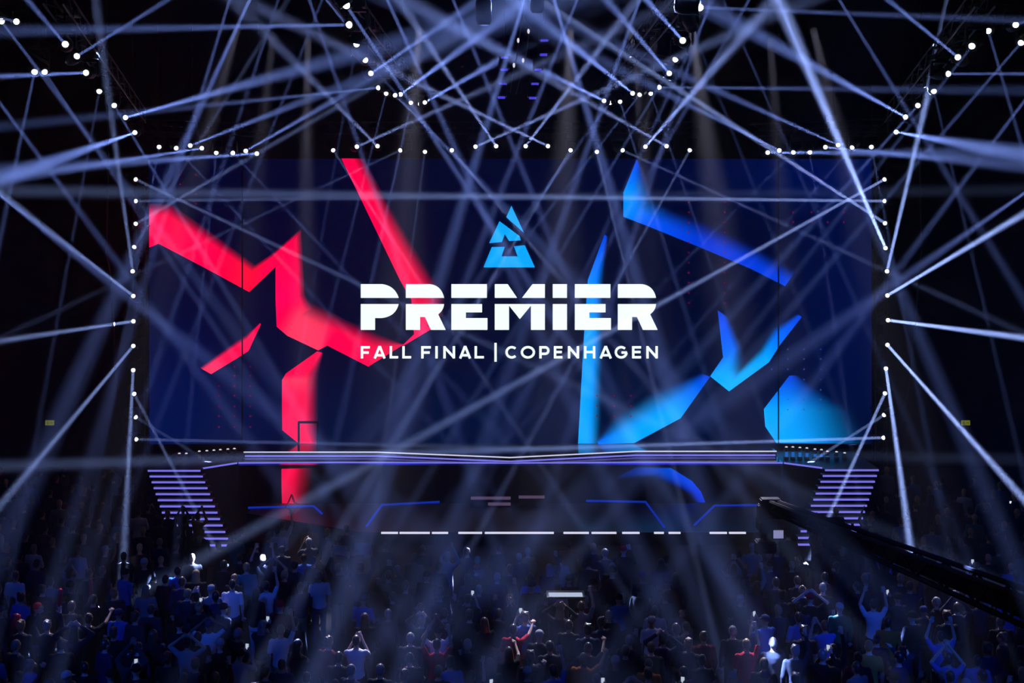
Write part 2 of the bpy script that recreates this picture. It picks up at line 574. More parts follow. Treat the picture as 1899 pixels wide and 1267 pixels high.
for ch, x, w in (('F', 669, 17), ('A', 692.5, 23), ('L', 722.5, 16), ('L', 746, 16.5), ('F', 781, 18), ('I', 806, 7), ('N', 822, 22), ('A', 851, 23), ('L', 880, 17.5),
                 ('C', 937, 23), ('O', 965.5, 27), ('P', 1000, 19), ('E', 1027, 16), ('N', 1053, 21), ('H', 1083, 21), ('A', 1111.5, 23.5), ('G', 1140, 24), ('E', 1172, 17), ('N', 1198.5, 21.5)):
    small(ch, x, w)
stroke(mbt, [(919, 636), (919, 671)], 4.4)
wpart(mbt.build('subtitle_lettering', M['letter']))
for x in (449.5, 1443.5):
    p0, p1 = P(x, 297, YS), P(x, 823, YS)
    wpart(MB().box((p0.x, YS - .01, (p0.z + p1.z) / 2), (.05, .03, p0.z - p1.z)).build('panel_seam', M['rubber']))


def dots(pts, r=2.1):
    mb = MB()
    for x, y in pts:
        q = P(x, y, YS - .016)
        s = r * YS / F
        mb.add([q + Vector((-s, 0, 0)), q + Vector((0, 0, -s)), q + Vector((s, 0, 0)), q + Vector((0, 0, s))], [(0, 1, 2, 3)])
    return mb


rd = [(406, y) for y in (716, 734, 754, 772, 792)] + [(x, y) for x in (435, 464) for y in (680, 697, 716, 734, 754, 772, 792)]
rd += [(334, 324), (334, 342), (363, 324), (363, 360), (334, 398), (363, 378)] + [(x, y) for x in (1277.5, 1344) for y in np.arange(375, 570, 18.7)]
rd += [(x, y) for x in (1471, 1505, 1535, 1565) for y in (394, 412)] + [(x, y) for x in (1107, 1139, 1170) for y in (734, 753, 772)]
wpart(dots(rd).build('red_pixel_dots', M['dotred']))
wpart(dots([(x, y) for x in (1461, 1491, 1522) for y in (648, 666, 685, 704, 723, 741, 760)] + [(1431, 685)], 1.7).build('blue_pixel_dots', M['dotblue']))

# ------------------------------------------------------------------ stage
ZD, Z2, ZL = 1.9, 1.70, .4


def plan(px, py, z):
    """point at height z seen at a pixel"""
    Y = F * (HC - z) / (py - HY)
    return ((px - CX) * Y / F, Y)


edge1 = [(452, 838), (700, 838), (946, 848), (1180, 836.5), (1440, 836.5)]
edge2 = [(455, 857), (640, 856), (946, 857), (1200, 856), (1437, 857)]
deck = empty('main_stage', (0, 44, 0))
tag(deck, 'glossy black main stage edged with violet light lines under the video wall', 'stage')
inv_d = Matrix.Translation((0, -44, 0))


def dpart(o, par=None):
    o.parent = par or deck
    o.matrix_parent_inverse = inv_d
    return o


front1 = [plan(x, y, ZD) for x, y in edge1]
front2 = [plan(x, y, Z2) for x, y in edge2]
xl, xr = front1[0][0], front1[-1][0]
front2[0], front2[-1] = (xl, front2[0][1]), (xr, front2[-1][1])
dpart(MB().prism([(xl, 44.9)] + front1 + [(xr, 44.9)], Z2, ZD).build('upper_deck', M['deck']))
dpart(MB().prism([(front2[0][0], 44.9)] + front2 + [(front2[-1][0], 44.9)], Z2 - .12, Z2 - .001).build('lower_step', M['deck']))
fas = [(x, y + .3) for x, y in front2]
dpart(MB().prism([(fas[0][0], 44.8)] + fas + [(fas[-1][0], 44.8)], 0, Z2 - .121).build('fascia', M['fascia']))
dpart(MB().tube([(x, y - .015, ZD - .012) for x, y in front1], .022).build('light_strip', M['led_white']))
dpart(MB().tube([(x * .995, y - .02, ZD - .15) for x, y in front1], .03).build('light_strip', M['led_violet']))
dpart(MB().tube([(x, y - .015, Z2 - .03) for x, y in front2], .028).build('light_strip', M['led_violet']))


class Ribbon(Paint):
    def __init__(self):
        self.v, self.f, self.c = [], [], []

    def run(self, pts, z0, z1, cols):
        k = len(self.v)
        for (x, y), cc in zip(pts, cols):
            self.v += [(x, y, z1), (x, y, z0)]
            self.c += [lin(cc)] * 2
        for i in range(len(pts) - 1):
            self.f.append((k + 2 * i, k + 2 * i + 1, k + 2 * i + 3, k + 2 * i + 2))


rb = Ribbon()
n = 64
f2 = [Vector(p) for p in front2]
pts, cols = [], []
for i in range(n + 1):
    t = i / n * (len(f2) - 1)
    j = min(int(t), len(f2) - 2)
    p = f2[j].lerp(f2[j + 1], t - j)
    pts.append((p.x, p.y - .012))
    px = CX + p.x * F / p.y
    s = .5 + .5 * math.sin(px * .021 + 2 * math.sin(px * .007))
    mid = min(1, abs(px - 940) / 200)
    col = np.array([30, 40, 215]) * s * mid + np.array([8, 14, 70]) * (1 - s * mid)
    if 520 < px < 590:
        col = np.array([190, 0, 90])
    cols.append(col)
rb.run(pts, Z2 - .115, Z2 - .06, cols)
dpart(rb.build('sheen_strip', None, M['sheen_col']))  # reflected sheen of the step, put into emitted colour
# picture continuing on the fascia screen
pa = Paint(0)


def on_fascia(pa):
    out = []
    for v in pa.v:
        out.append(v)
    return out


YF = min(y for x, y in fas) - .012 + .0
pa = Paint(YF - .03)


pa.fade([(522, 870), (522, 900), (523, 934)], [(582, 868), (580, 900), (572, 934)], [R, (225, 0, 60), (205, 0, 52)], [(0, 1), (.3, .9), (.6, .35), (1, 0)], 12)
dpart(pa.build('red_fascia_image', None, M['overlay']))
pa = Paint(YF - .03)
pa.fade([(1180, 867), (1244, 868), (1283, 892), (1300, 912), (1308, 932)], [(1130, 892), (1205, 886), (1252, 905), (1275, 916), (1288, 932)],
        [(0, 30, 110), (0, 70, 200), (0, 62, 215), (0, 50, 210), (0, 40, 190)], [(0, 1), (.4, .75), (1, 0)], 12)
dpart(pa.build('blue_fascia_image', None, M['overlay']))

# floor-level front platform with the white light tubes and blue outlines
plat = empty('front_platform', (0, 40, 0))
tag(plat, 'low dark platform before the main stage with a broken white light line', 'platform')
inv_p = Matrix.Translation((0, -40, 0))


def ppart(o):
    o.parent = plat
    o.matrix_parent_inverse = inv_p
    return o


fr = [plan(690, 990, ZL - .04), plan(1400, 992, ZL - .04)]
yf = fr[0][1]
ppart(MB().prism([(-8.8, 42.0), (-8.8, 40.6), (fr[0][0] - .3, yf), (fr[1][0] + .3, yf), (8.8, 40.6), (8.8, 42.0)], 0, ZL).build('deck', M['deckmatt']))
for x0, x1 in ((707, 738), (741, 797), (801, 831), (850, 894), (899, 1027), (1045, 1092), (1097, 1143), (1154, 1186), (1213, 1231), (1240, 1262), (1316, 1348), (1352, 1383)):
    pa_, pb_ = P(x0, 988.5, yf - .03), P(x1, 988.5, yf - .03)
    ppart(MB().box(((pa_.x + pb_.x) / 2, yf - .03, pa_.z), (pb_.x - pa_.x, .05, .055)).build('light_tube', M['led_white']))
for L in ([(460, 942), (582, 939), (597, 953)], [(680, 976), (708, 937), (815, 931)], [(1087, 929), (1197, 931), (1232, 978)], [(1288, 974), (1325, 938), (1445, 937)]):
    pts = [(*plan(x, y, ZL + .02), ZL + .02) for x, y in L]
    ppart(MB().tube(pts, .04).build('blue_outline', M['led_blue']))
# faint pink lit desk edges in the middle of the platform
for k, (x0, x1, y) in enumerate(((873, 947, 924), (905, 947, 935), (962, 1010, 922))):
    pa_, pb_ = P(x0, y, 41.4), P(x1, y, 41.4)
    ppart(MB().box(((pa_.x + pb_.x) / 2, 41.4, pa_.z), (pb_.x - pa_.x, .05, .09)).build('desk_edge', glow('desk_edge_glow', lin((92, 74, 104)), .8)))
    ppart(MB().box(((pa_.x + pb_.x) / 2, 41.5, (pa_.z + ZL) / 2 - .03), (pb_.x - pa_.x, .12, pa_.z - ZL - .06)).build('desk_panel', M['fascia']))

# side wings and stairs
for s, nm, lab in ((-1, 'left', 'dark side wing joining the stage to the stairs below the red shards'), (1, 'right', 'dark side wing joining the stage to the stairs below the pale blue wedge')):
    if s < 0:
        out = [plan(455, 857, Z2), plan(378, 867, Z2), plan(284, 868, Z2)]
        strip = [plan(458, 855.5, Z2), plan(376, 867, Z2)]
    else:
        out = [plan(1437, 857, Z2), plan(1535, 867, Z2), plan(1626, 866, Z2)]
        strip = [plan(1434, 856, Z2), plan(1530, 867, Z2)]
    out[0] = (xl if s < 0 else xr, out[0][1])
    strip[0] = (out[0][0] + s * .05, out[0][1])
    w = empty('stage_wing', (out[1][0], 43, 0))
    tag(w, lab, 'stage wing', 'stage wings')
    iw = Matrix.Translation((-out[1][0], -43, 0))
    for o in (MB().prism([(out[0][0] + s * .02, 44.7)] + [(out[0][0] + s * .02, out[0][1])] + out[1:] + [(out[-1][0], 44.7)], 0, Z2 - .02).build('deck', M['deckmatt']),
              MB().tube([(x, y - .03, Z2 - .03) for x, y in strip], .03).build('light_strip', M['led_violet'])):
        o.parent = w
        o.matrix_parent_inverse = iw
    st = empty('stage_stairs', (out[2][0], 41, 0))
    tag(st, 'violet lit stage stairs ' + ('below the red shards' if s < 0 else 'behind the camera crane'), 'stairs', 'lit stage stairs')
    ist = Matrix.Translation((-out[2][0], -41, 0))
    x0, x1 = sorted((plan(277 if s < 0 else 1527, 869, Z2)[0], plan(376 if s < 0 else 1628, 869, Z2)[0]))
    for k in range(13):
        z = Z2 - .13 * k
        yk = min(out[1][1], out[2][1]) - .31 - .3 * k
        dx = -s * .155 * k
        stp = MB().box(((x0 + x1) / 2 + dx, yk + .15, z / 2), (x1 - x0, .3, z)).build('step', M['fascia'])
        stp.parent = st
        stp.matrix_parent_inverse = ist
        ls = MB().box(((x0 + x1) / 2 + dx, yk - .02, z - .03), (x1 - x0 - .04, .04, .055)).build('light_strip', M['led_violet'])
        ls.parent = stp

# small frame standing on the stage in front of the red column
fr_ = empty('stand_frame', (0, 0, 0))
tag(fr_, 'black tubular frame standing on the stage before the red column', 'frame stand')
q0, q1 = P(554, 830, 44.2), P(588, 830, 44.2)
fr_.location = ((q0.x + q1.x) / 2, 44.2, ZD)
hgt = 47 * 44.2 / F
hw = (q1.x - q0.x) / 2
MB().box((-hw, 0, hgt / 2), (.07, .07, hgt)).build('post', M['rubber'], fr_)
MB().box((hw, .12, hgt / 2), (.05, .05, hgt)).build('post', M['rubber'], fr_)
MB().box((0, .06, hgt), (2 * hw + .07, .16, .07)).build('top_bar', M['rubber'], fr_)

# ------------------------------------------------------------------ moving-head lamps
_base = MB().box((0, 0, .07), (.36, .32, .14)).box((0, 0, .15), (.22, .22, .03)).mesh('base', bevel=.015)
_yoke = MB().box((0, 0, .2), (.46, .14, .06)).box((-.21, 0, .38), (.05, .12, .38)).box((.21, 0, .38), (.05, .12, .38)).mesh('yoke', bevel=.012)
prof = [(-.24, .07), (-.22, .12), (-.08, .155), (.1, .155), (.14, .135), (.2, .15), (.26, .15), (.26, .08)]
_head = MB().loft([((0, 0, -z), r, r) for z, r in prof], 16).mesh('head', True)
_lens = MB().ball((0, 0, -.25), (.075, .075, .09), 14).mesh('lens', True)
for me_, m_ in ((_base, M['body']), (_yoke, M['body']), (_head, M['body']), (_lens, M['lens'])):
    me_.materials.append(m_)
LIGHTS = []


def moving_head(pos, tgt, label, group, cone=1.5, watt=300e3, col=(.52, .63, 1), up=(0, 0, 1), lens=None, lit=True, size=.07, hold=None):
    """a lamp at pos pointing at tgt; up: the side its base is fixed to"""
    pos, tgt = Vector(pos), Vector(tgt)
    pos = pos - (tgt - pos).normalized() * .28
    e = empty('moving_head_light', pos)
    tag(e, label, 'stage light', group)
    upv = Vector(up).normalized()
    q = (-upv).to_track_quat('Z', 'Y')
    off = q @ Vector((0, 0, -.5))
    bs = inst('base', _base, e, off, q.to_euler())
    inst('yoke', _yoke, e, off, q.to_euler())
    top = off * 1.02
    if hold is None:
        q1 = Vector((0, 0, ZC - pos.z))
    else:
        a_, b_ = Vector(hold[0]), Vector(hold[1])
        t_ = max(0, min(1, (pos - a_).dot(b_ - a_) / (b_ - a_).length_squared))
        q1 = a_.lerp(b_, t_) - pos
    br = MB().tube([top, q1], .03)
    if hold is not None:
        br.box(q1, (.46, .46, .05)).box(q1, (.05, .46, .46))
    br.build('bracket', M['truss'], e)
    d = (tgt - pos).normalized()
    hq = d.to_track_quat('-Z', 'Y')
    hd = inst('head', _head, e, (0, 0, 0), hq.to_euler())
    inst('lens', _lens, hd, (0, 0, 0), None, lens)
    if lit:
        l = bpy.data.lights.new('beam', 'AREA')
        o = bpy.data.objects.new('beam', l)
        COL.objects.link(o)
        o.parent = e
        o.location = d * .36
        o.rotation_euler = hq.to_euler()
        sp = cone * CONE          # a narrow collimated beam: a disc whose light spreads by a degree or two
        l.shape, l.size, l.spread, l.color = 'DISK', size, math.radians(sp), col
        l.energy = flux(max(watt, 230e3) * BEAM, sp)
    return e


def truss(name, a, b, label, h=.42, up=(0, 0, 1), n=None):
    """box truss from a to b: four chords and the lacing"""
    a, b, up = Vector(a), Vector(b), Vector(up)
    e = empty(name, a)
    tag(e, label, 'truss', 'lighting trusses')
    d = (b - a)
    L = d.length
    d.normalize()
    sd = d.cross(up).normalized()
    up = sd.cross(d).normalized()
    cs = [(sd * i + up * j) * h / 2 for i, j in ((-1, -1), (1, -1), (1, 1), (-1, 1))]
    for q in cs:
        MB().tube([q, d * L + q], .028).build('chord', M['truss'], e)
    lac = MB()
    n = n or max(2, int(L / .6))
    for i in range(n):
        for k in range(4):
            p0, p1 = cs[k], cs[(k + 1) % 4]
            if i % 2:
                p0, p1 = p1, p0
            lac.tube([p0 + d * L * i / n, p1 + d * L * (i + 1) / n], .014, 4)
    lac.build('lacing', M['truss'], e)
    if abs(d.z) < .8:
        for t_ in (.12, .88):
            MB().tube([d * L * t_, Vector((d.x * L * t_, d.y * L * t_, ZC - a.z))], .012, 5).build('hanging_wire', M['steelwire'], e)
    return e


def ordw(i):
    return 'first second third fourth fifth sixth seventh eighth ninth tenth eleventh twelfth thirteenth fourteenth fifteenth sixteenth'.split()[i]


def aim(sx, sy, tx, ty):
    dx, dy = tx - sx, ty - sy
    h = 'left' if dx < 0 else 'right'
    v = 'up' if dy < 0 else 'down'
    if abs(dx) > 3 * abs(dy): return 'level to the ' + h
    if abs(dy) > 4 * abs(dx): return 'straight ' + v
    return v + ' to the ' + h


WHITE = (.22, .34, 1)
# centre trusses run from above the stage towards the audience at one height
ZT = 14.5


def ct_depth(y):
    return min(44.3, F * (ZT - HC) / (HY - y))


centre_L = [  # source px, target px, target depth, cone, watt
    (643, 11, 850, 325, 24, 2.6, 420e3), (647, 46, 0, 58, 19, 2.2, 330e3), (661, 83, 575, 560, 30, 1.2, 170e3), (678, 112, 950, 405, 30, 1.5, 200e3),
    (688, 136, 900, -8, 24, 1.7, 330e3), (701, 163, 0, 235, 30, 2.2, 320e3), (716, 174, 650, 430, 36, 1.1, 170e3), (733, 177, 945, 392, 32, 1.6, 260e3),
    (743, 175, 965, 10, 28, 2.2, 420e3), (762, 191, 700, 470, 36, 1.3, 130e3), (779, 193, 1030, 500, 30, 1.1, 240e3), (788, 190, 1120, 0, 27, 2.2, 420e3)]
centre_R = [
    (1299, 14, 1899, 38, 22, 2.2, 330e3), (1284, 52, 1430, 430, 33, 1.2, 170e3), (1266, 75, 1190, -10, 22, 1.4, 420e3), (1252, 111, 985, 560, 28, 1.5, 250e3),
    (1241, 136, 1120, -6, 26, 1.8, 340e3), (1223, 162, 1899, 168, 30, 2.2, 320e3), (1207, 174, 1300, 440, 36, 1.1, 170e3), (1186, 176, 985, 432, 36, 1.3, 260e3),
    (1173, 173, 975, 15, 28, 2.2, 420e3), (1150, 189, 1225, 430, 36, 1.1, 150e3), (1131, 191, 960, 420, 34, 1.2, 230e3), (1120, 187, 800, 30, 27, 2.2, 400e3)]
for side, L in (('left', centre_L), ('right', centre_R)):
    for i, (sx, sy, tx, ty, Yt, cone, w) in enumerate(L):
        moving_head(P(sx, sy, ct_depth(sy) - (.5 if i % 2 else 0)), P(tx, ty, Yt), f'stage light, {ordw(i)} from near end of {side} centre truss, beam {aim(sx, sy, tx, ty)}',
                    f'lamps on the {side} centre truss', cone, w, WHITE, hold=((-3.7 if side == 'left' else 3.7, 22, ZT + .75), (-3.7 if side == 'left' else 3.7, 44.5, ZT + .75)))
    s = -1 if side == 'left' else 1
    truss('lighting_truss', (s * 3.7, 22, ZT + .75), (s * 3.7, 44.5, ZT + .75), f'dark {side} centre truss running from above the stage towards the audience')
# outer diagonal trusses
outer_L = [(121, 82, 28, 0, -60, 18, 1.0, 60e3), (143, 104, 30, 330, -12, 26, 1.6, 330e3), (159, 135, 31, -10, 142, 26, 2.0, 330e3), (184, 170, 33.5, 133, 450, 30, 1.0, 110e3), (212, 196, 35.5, 395, 500, 28, 1.3, 200e3),
           (233, 218, 37.5, 660, 100, 26, 2.4, 420e3), (250, 246, 40, -10, 336, 24, 2.2, 420e3)]
outer_R = [(1802, 86, 28, 1760, 140, 27, 1.0, 60e3), (1776, 106, 30, 1640, -6, 26, 1.6, 400e3), (1759, 137, 31, 1905, 137, 29, 2.0, 330e3), (1732, 170, 33.5, 1795, 440, 30, 1.0, 110e3), (1702, 196, 35.5, 1520, 400, 28, 1.3, 200e3),
           (1679, 217, 37.5, 1360, 40, 26, 2.4, 420e3), (1662, 245, 40, 1905, 288, 24, 2.2, 420e3)]
for side, L in (('left', outer_L), ('right', outer_R)):
    hold = (P(L[0][0], L[0][1], 28) + Vector((0, 0, .75)), P(L[-1][0], L[-1][1], 40) + Vector((0, 0, .75)))
    for i, (sx, sy, Ys, tx, ty, Yt, cone, w) in enumerate(L):
        moving_head(P(sx, sy, Ys), P(tx, ty, Yt), f'stage light, {ordw(i)} from top of {side} outer truss, beam {aim(sx, sy, tx, ty)}', f'lamps on the {side} outer truss', cone, w, WHITE, hold=hold)
    a_, b_ = P(L[0][0], L[0][1], 28) + Vector((0, 0, .75)), P(L[-1][0], L[-1][1], 40) + Vector((0, 0, .75))
    d_ = (b_ - a_).normalized()
    truss('lighting_truss', a_ - d_ * 1.5, b_ + d_ * 1.2, f'dark diagonal {side} outer truss carrying seven lamps')
# additional second beam thrown along the outer trusses comes from twin lamps just above them
far = [(3, 40, 30, 62, 118, 28, 1.4, 150e3, 'left'), (30, 40, 30, -60, 20, 27, 1.2, 110e3, 'left'), (64, 134, 31, 5, 420, 25, 1.2, 180e3, 'left'), (83, 134, 31, 420, 640, 26, 1.5, 200e3, 'left'),
       (1833, 58, 30, 1900, 290, 26, 1.2, 180e3, 'right'), (1893, 80, 30, 1590, 430, 26, 1.5, 220e3, 'right'), (1884, 46, 30, 1960, 20, 27, 1.0, 60e3, 'right')]
seen = {}
for sx, sy, Ys, tx, ty, Yt, cone, w, side in far:
    i = seen.setdefault(side, 0)
    seen[side] += 1
    moving_head(P(sx, sy, Ys), P(tx, ty, Yt), f'stage light, {ordw(i)} in the top {side} corner cluster, beam {aim(sx, sy, tx, ty)}', f'lamps in the top {side} corner', cone, w, WHITE)
truss('lighting_truss', P(-30, 25, 30.0), P(100, 105, 30.6), 'short dark truss in the top left corner beyond the outer truss')
truss('lighting_truss', P(1815, 25, 30.2), P(1915, 28, 30.2), 'short dark truss in the top right corner beyond the outer truss')
# corner rows beside the top of the screen
corner_L = [(295, 273, 42, 262, 450, 36, .9, 200e3), (327, 275, 42, 480, 440, 36, 1.0, 180e3), (353, 270, 42.5, 660, 150, 30, 1.7, 380e3), (374, 275, 42.5, -10, 335, 28, 1.9, 420e3),
            (401, 284, 42, 345, 830, 33, 1.1, 180e3), (432, 284, 42, 570, 430, 36, 1.0, 180e3), (456, 280, 42.5, 735, 120, 30, 1.7, 380e3), (476, 285, 42.5, -10, 318, 26, 2.0, 420e3)]
corner_R = [(1616, 273, 42, 1650, 450, 36, .9, 200e3), (1580, 274, 42, 1330, 560, 36, 1.0, 200e3), (1554, 269, 42.5, 1190, 105, 30, 1.7, 400e3), (1531, 273, 42.5, 1905, 310, 28, 1.9, 420e3),
            (1502, 283, 42, 1575, 800, 33, 1.1, 180e3), (1471, 283, 42, 1225, 530, 36, 1.0, 200e3), (1445, 279, 42.5, 1150, 130, 30, 1.7, 380e3), (1424, 283, 42.5, 1905, 285, 26, 2.0, 400e3)]
for side, L in (('left', corner_L), ('right', corner_R)):
    hold = (P(L[0][0], L[0][1], 42.2) + Vector((0, 0, .78)), P(L[-1][0], L[-1][1], 42.2) + Vector((0, 0, .78)))
    for i, (sx, sy, Ys, tx, ty, Yt, cone, w) in enumerate(L):
        moving_head(P(sx, sy, Ys), P(tx, ty, Yt), f'stage light, {ordw(i)} inward along {side} corner row, beam {aim(sx, sy, tx, ty)}', f'lamps of the {side} corner row', cone, w, WHITE, hold=hold)
    truss('lighting_truss', P(L[0][0], L[0][1], 42.2) + Vector((-(1 if side == 'left' else -1) * .6, 0, .78)), P(L[-1][0], L[-1][1], 42.2) + Vector(((1 if side == 'left' else -1) * .6, 0, .78)),
          f'dark truss of the {side} corner row over the screen edge')
# columns either side of the screen
col_L = [(252, 333, 480, 440, 40, 1.1, 420e3), (252, 373, 1300, 360, 38, 1.2, 420e3), (252, 415, 640, 190, 36, 1.1, 400e3), (249, 458, 285, 400, 43, 1.0, 300e3), (246, 503, 216, 285, 36, 1.2, 330e3),
         (247, 549, -10, 350, 34, 1.5, 420e3), (247, 596, -10, 634, 34, 1.5, 420e3), (247, 642, 42, 888, 34, 1.6, 420e3), (247, 687, 234, 940, 34, 1.3, 420e3), (249, 731, 325, 875, 40, 1.1, 330e3), (252, 774, 362, 842, 43, .9, 330e3),
         (253, 815, 1000, 832, 40, 1.2, 420e3)]
col_R = [(1640, 333, 1420, 455, 41, 1.2, 900e3), (1640, 373, 700, 362, 38, 1.2, 1000e3), (1641, 414, 1470, 303, 40, 1.1, 900e3), (1642, 460, 1545, 235, 34, 1.5, 900e3), (1645, 503, 1685, 330, 38, 1.2, 900e3),
         (1646, 548, 1910, 390, 34, 1.5, 900e3), (1647, 594, 1910, 628, 34, 1.5, 900e3), (1646, 640, 1880, 905, 34, 1.6, 900e3), (1643, 684, 1678, 940, 34, 1.3, 900e3), (1641, 730, 1575, 875, 40, 1.1, 900e3), (1639, 770, 1530, 840, 43, .9, 900e3),
         (1638, 812, 950, 834, 40, 1.2, 1000e3)]
for side, L in (('left', col_L), ('right', col_R)):
    s = -1 if side == 'left' else 1
    for i, (sx, sy, tx, ty, Yt, cone, w) in enumerate(L):
        w *= 1.9 if s < 0 else 3.0
        moving_head(P(sx, sy, 44), P(tx, ty, Yt), f'stage light, {ordw(i)} from top of {side} screen column, beam {aim(sx, sy, tx, ty)}', f'lamps up the {side} screen column', cone, w, (.32, .45, 1), (0, 1, 0), None, True, .11, hold=((P(sx, sy, 44).x, 44.75, 0), (P(sx, sy, 44).x, 44.75, 30)))
    x_ = P(250 if s < 0 else 1643, 400, 44).x
    truss('lighting_truss', (x_, 44.75, 0), (x_, 44.75, P(0, 310, 44).z), f'dark upright truss beside the {side} edge of the screen', up=(0, 1, 0))
# row above the screen
top = [(618, 279, 810, 570, 37, 1.0, 300e3), (662, 272, 1000, 120, 30, 1.3, 330e3), (700, 271, 560, 130, 30, 1.2, 260e3), (742, 279, 420, 430, 38, 1.0, 260e3), (788, 282, 762, 470, 40, .9, 200e3), (838, 279, 1100, 590, 32, 1.2, 240e3),
       (882, 272, 1250, 110, 30, 1.3, 520e3), (920, 271, 760, 30, 30, 1.3, 520e3), (975, 271, 1150, 40, 30, 1.3, 520e3), (1016, 271, 690, 115, 30, 1.3, 520e3), (1058, 279, 960, 440, 38, 1.1, 420e3), (1107, 282, 1155, 480, 38.6, .9, 420e3),
       (1155, 279, 1420, 400, 38, 1.0, 420e3), (1197, 272, 1330, 120, 30, 1.3, 620e3), (1236, 271, 960, 115, 30, 1.3, 420e3), (1279, 279, 1080, 640, 37, 1.1, 420e3)]
for i, (sx, sy, tx, ty, Yt, cone, w) in enumerate(top):
    moving_head(P(sx, sy, 44), P(tx, ty, Yt), f'stage light, {ordw(i)} from left in row above screen, beam {aim(sx, sy, tx, ty)}', 'lamps in the row above the screen', cone, w * 1.5, (.3, .42, 1), size=.09, hold=(P(600, 262, 44) + Vector((0, .1, .5)), P(1296, 262, 44) + Vector((0, .1, .5))))
truss('lighting_truss', P(600, 262, 44) + Vector((0, .1, .5)), P(1296, 262, 44) + Vector((0, .1, .5)), 'dark level truss above the top edge of the screen')
# lamps over the audience, above the frame, whose long beams cross the picture
over = [(430, -14, 27, 290, 450, 22, 1.7, 260e3), (520, -12, 27, 375, 420, 24, 1.5, 220e3), (600, -8, 27, 430, 430, 24, 1.3, 220e3), (470, -16, 25, 340, 270, 21, 2.4, 150e3), (598, -10, 27, 745, 165, 24, 2.4, 300e3),
        (1396, -12, 27, 1075, 545, 24, 1.9, 330e3), (1328, -10, 27, 1120, 430, 24, 1.4, 240e3), (1336, -14, 27, 1500, 360, 24, 1.3, 220e3), (1436, -16, 25, 1620, 420, 21, 2.4, 150e3), (1548, -14, 27, 1735, 290, 23, 1.7, 240e3),
        (-60, 110, 29, 330, 640, 24, 1.9, 300e3), (-40, 330, 34, 250, 560, 26, 2.0, 180e3), (1950, 120, 29, 1560, 640, 24, 1.9, 300e3), (1940, 330, 34, 1640, 540, 26, 2.0, 180e3),
        (700, -40, 25, 1010, 640, 20, 2.4, 150e3), (1200, -40, 25, 870, 900, 20, 2.6, 150e3), (560, -40, 26, 900, 960, 23, 2.2, 120e3), (1330, -40, 26, 1010, 940, 23, 2.2, 120e3), (820, -50, 26, 1240, 980, 22, 2.4, 120e3), (1090, -50, 26, 690, 960, 22, 2.4, 120e3), (990, -60, 26, 640, 1100, 19, 3.2, 110e3), (1010, -60, 26, 1360, 1120, 19, 3.4, 130e3)]
over.sort()
for i, (sx, sy, Ys, tx, ty, Yt, cone, w) in enumerate(over):
    moving_head(P(sx, sy, Ys), P(tx, ty, Yt), f'unseen lamp over the audience, {i + 1} from left, beam {aim(sx, sy, tx, ty)}', 'lamps above the audience', cone, w * .6, (.22, .33, 1))

# small floor lamps on the stage wings
for side, L in (('left', [(333, 843), (346, 843), (370, 839), (384, 838), (397, 837), (409, 836), (423, 835), (435, 834)]),
                ('right', [(1458, 831), (1470, 831), (1483, 832), (1496, 833), (1511, 835), (1523, 836), (1534, 839), (1551, 840), (1566, 842)])):
    for i, (x, y) in enumerate(L):
        p = P(x, y, 43.2)
        e = empty('floor_lamp', (p.x, 43.2, Z2 - .02))
        h = p.z - Z2 + .02
        tag(e, f'small upright floor lamp, {ordw(i)} from the left on the {side} stage wing', 'floor lamp', f'floor lamps on the {side} stage wing')
        MB().box((0, 0, .05), (.16, .16, .1)).build('base', M['body'], e, bevel=.01)
        MB().box((0, 0, h / 2), (.09, .06, h - .1)).build('stem', M['body'], e)
        hd = MB().loft([((0, 0, h - .14), .05, .05), ((0, 0, h - .1), .085, .085), ((0, 0, h + .03), .08, .08)], 12).build('head', M['body'], e, smooth=True)
        MB().ball((0, -.03, h + .035), (.05, .05, .035), 10).build('lens', M['spark'], hd, smooth=True)
        if side == 'right':
            MB().box((0, -.045, h * .42), (.1, .02, h * .5)).build('blue_lit_front', glow('azure_body_glow', lin((20, 110, 210)), .8), e)  # glowing plate imitates blue light falling on the lamp body

# ------------------------------------------------------------------ hung speakers and cables
for k, (x, y, Y) in enumerate(((936, 96, 34), (935, 118, 34), (933, 144, 34), (930, 169, 34), (1009, 64, 34), (1008, 90, 34), (998, 118, 34), (992, 144, 34), (988, 170, 34))):
    p = P(x, y, Y)
    e = empty('speaker_box', p)
    col_ = 'left' if x < 960 else 'right'
    tag(e, f'hung loudspeaker with blue-lit underside, {ordw(k if k < 4 else k - 4)} from top of the {col_} string', 'speaker', f'{col_} speaker string over the stage')
    MB().box((0, 0, 0), (.3, .35, .34)).build('cabinet', M['body'], e, bevel=.02)
    MB().box((0, -.185, .0), (.24, .02, .2)).build('grille', M['rubber'], e)
    MB().box((0, -.1, -.19), (.2, .2, .05)).build('blue_lit_underside', M['underglow'], e)  # emissive slab stands in for blue light on the box bottom
    MB().tube([(0, 0, .17), (0, 0, .34)], .02).build('hanging_link', M['truss'], e)
for x0, y0, x1, Y, lab in ((936, -30, 936, 34, 'black chain holding the left speaker string above the emblem'), (1009, -30, 1009, 34, 'black chain holding the right speaker string above the emblem')):
    a_ = P(x0, y0, Y)
    tag(MB().tube([Vector((a_.x, Y + .02, ZC)), P(x1, 84 if x1 < 960 else 52, Y) + Vector((0, .02, .2))], .02).build('hanging_chain', M['truss']), lab, 'chain', 'chains of the speaker strings')
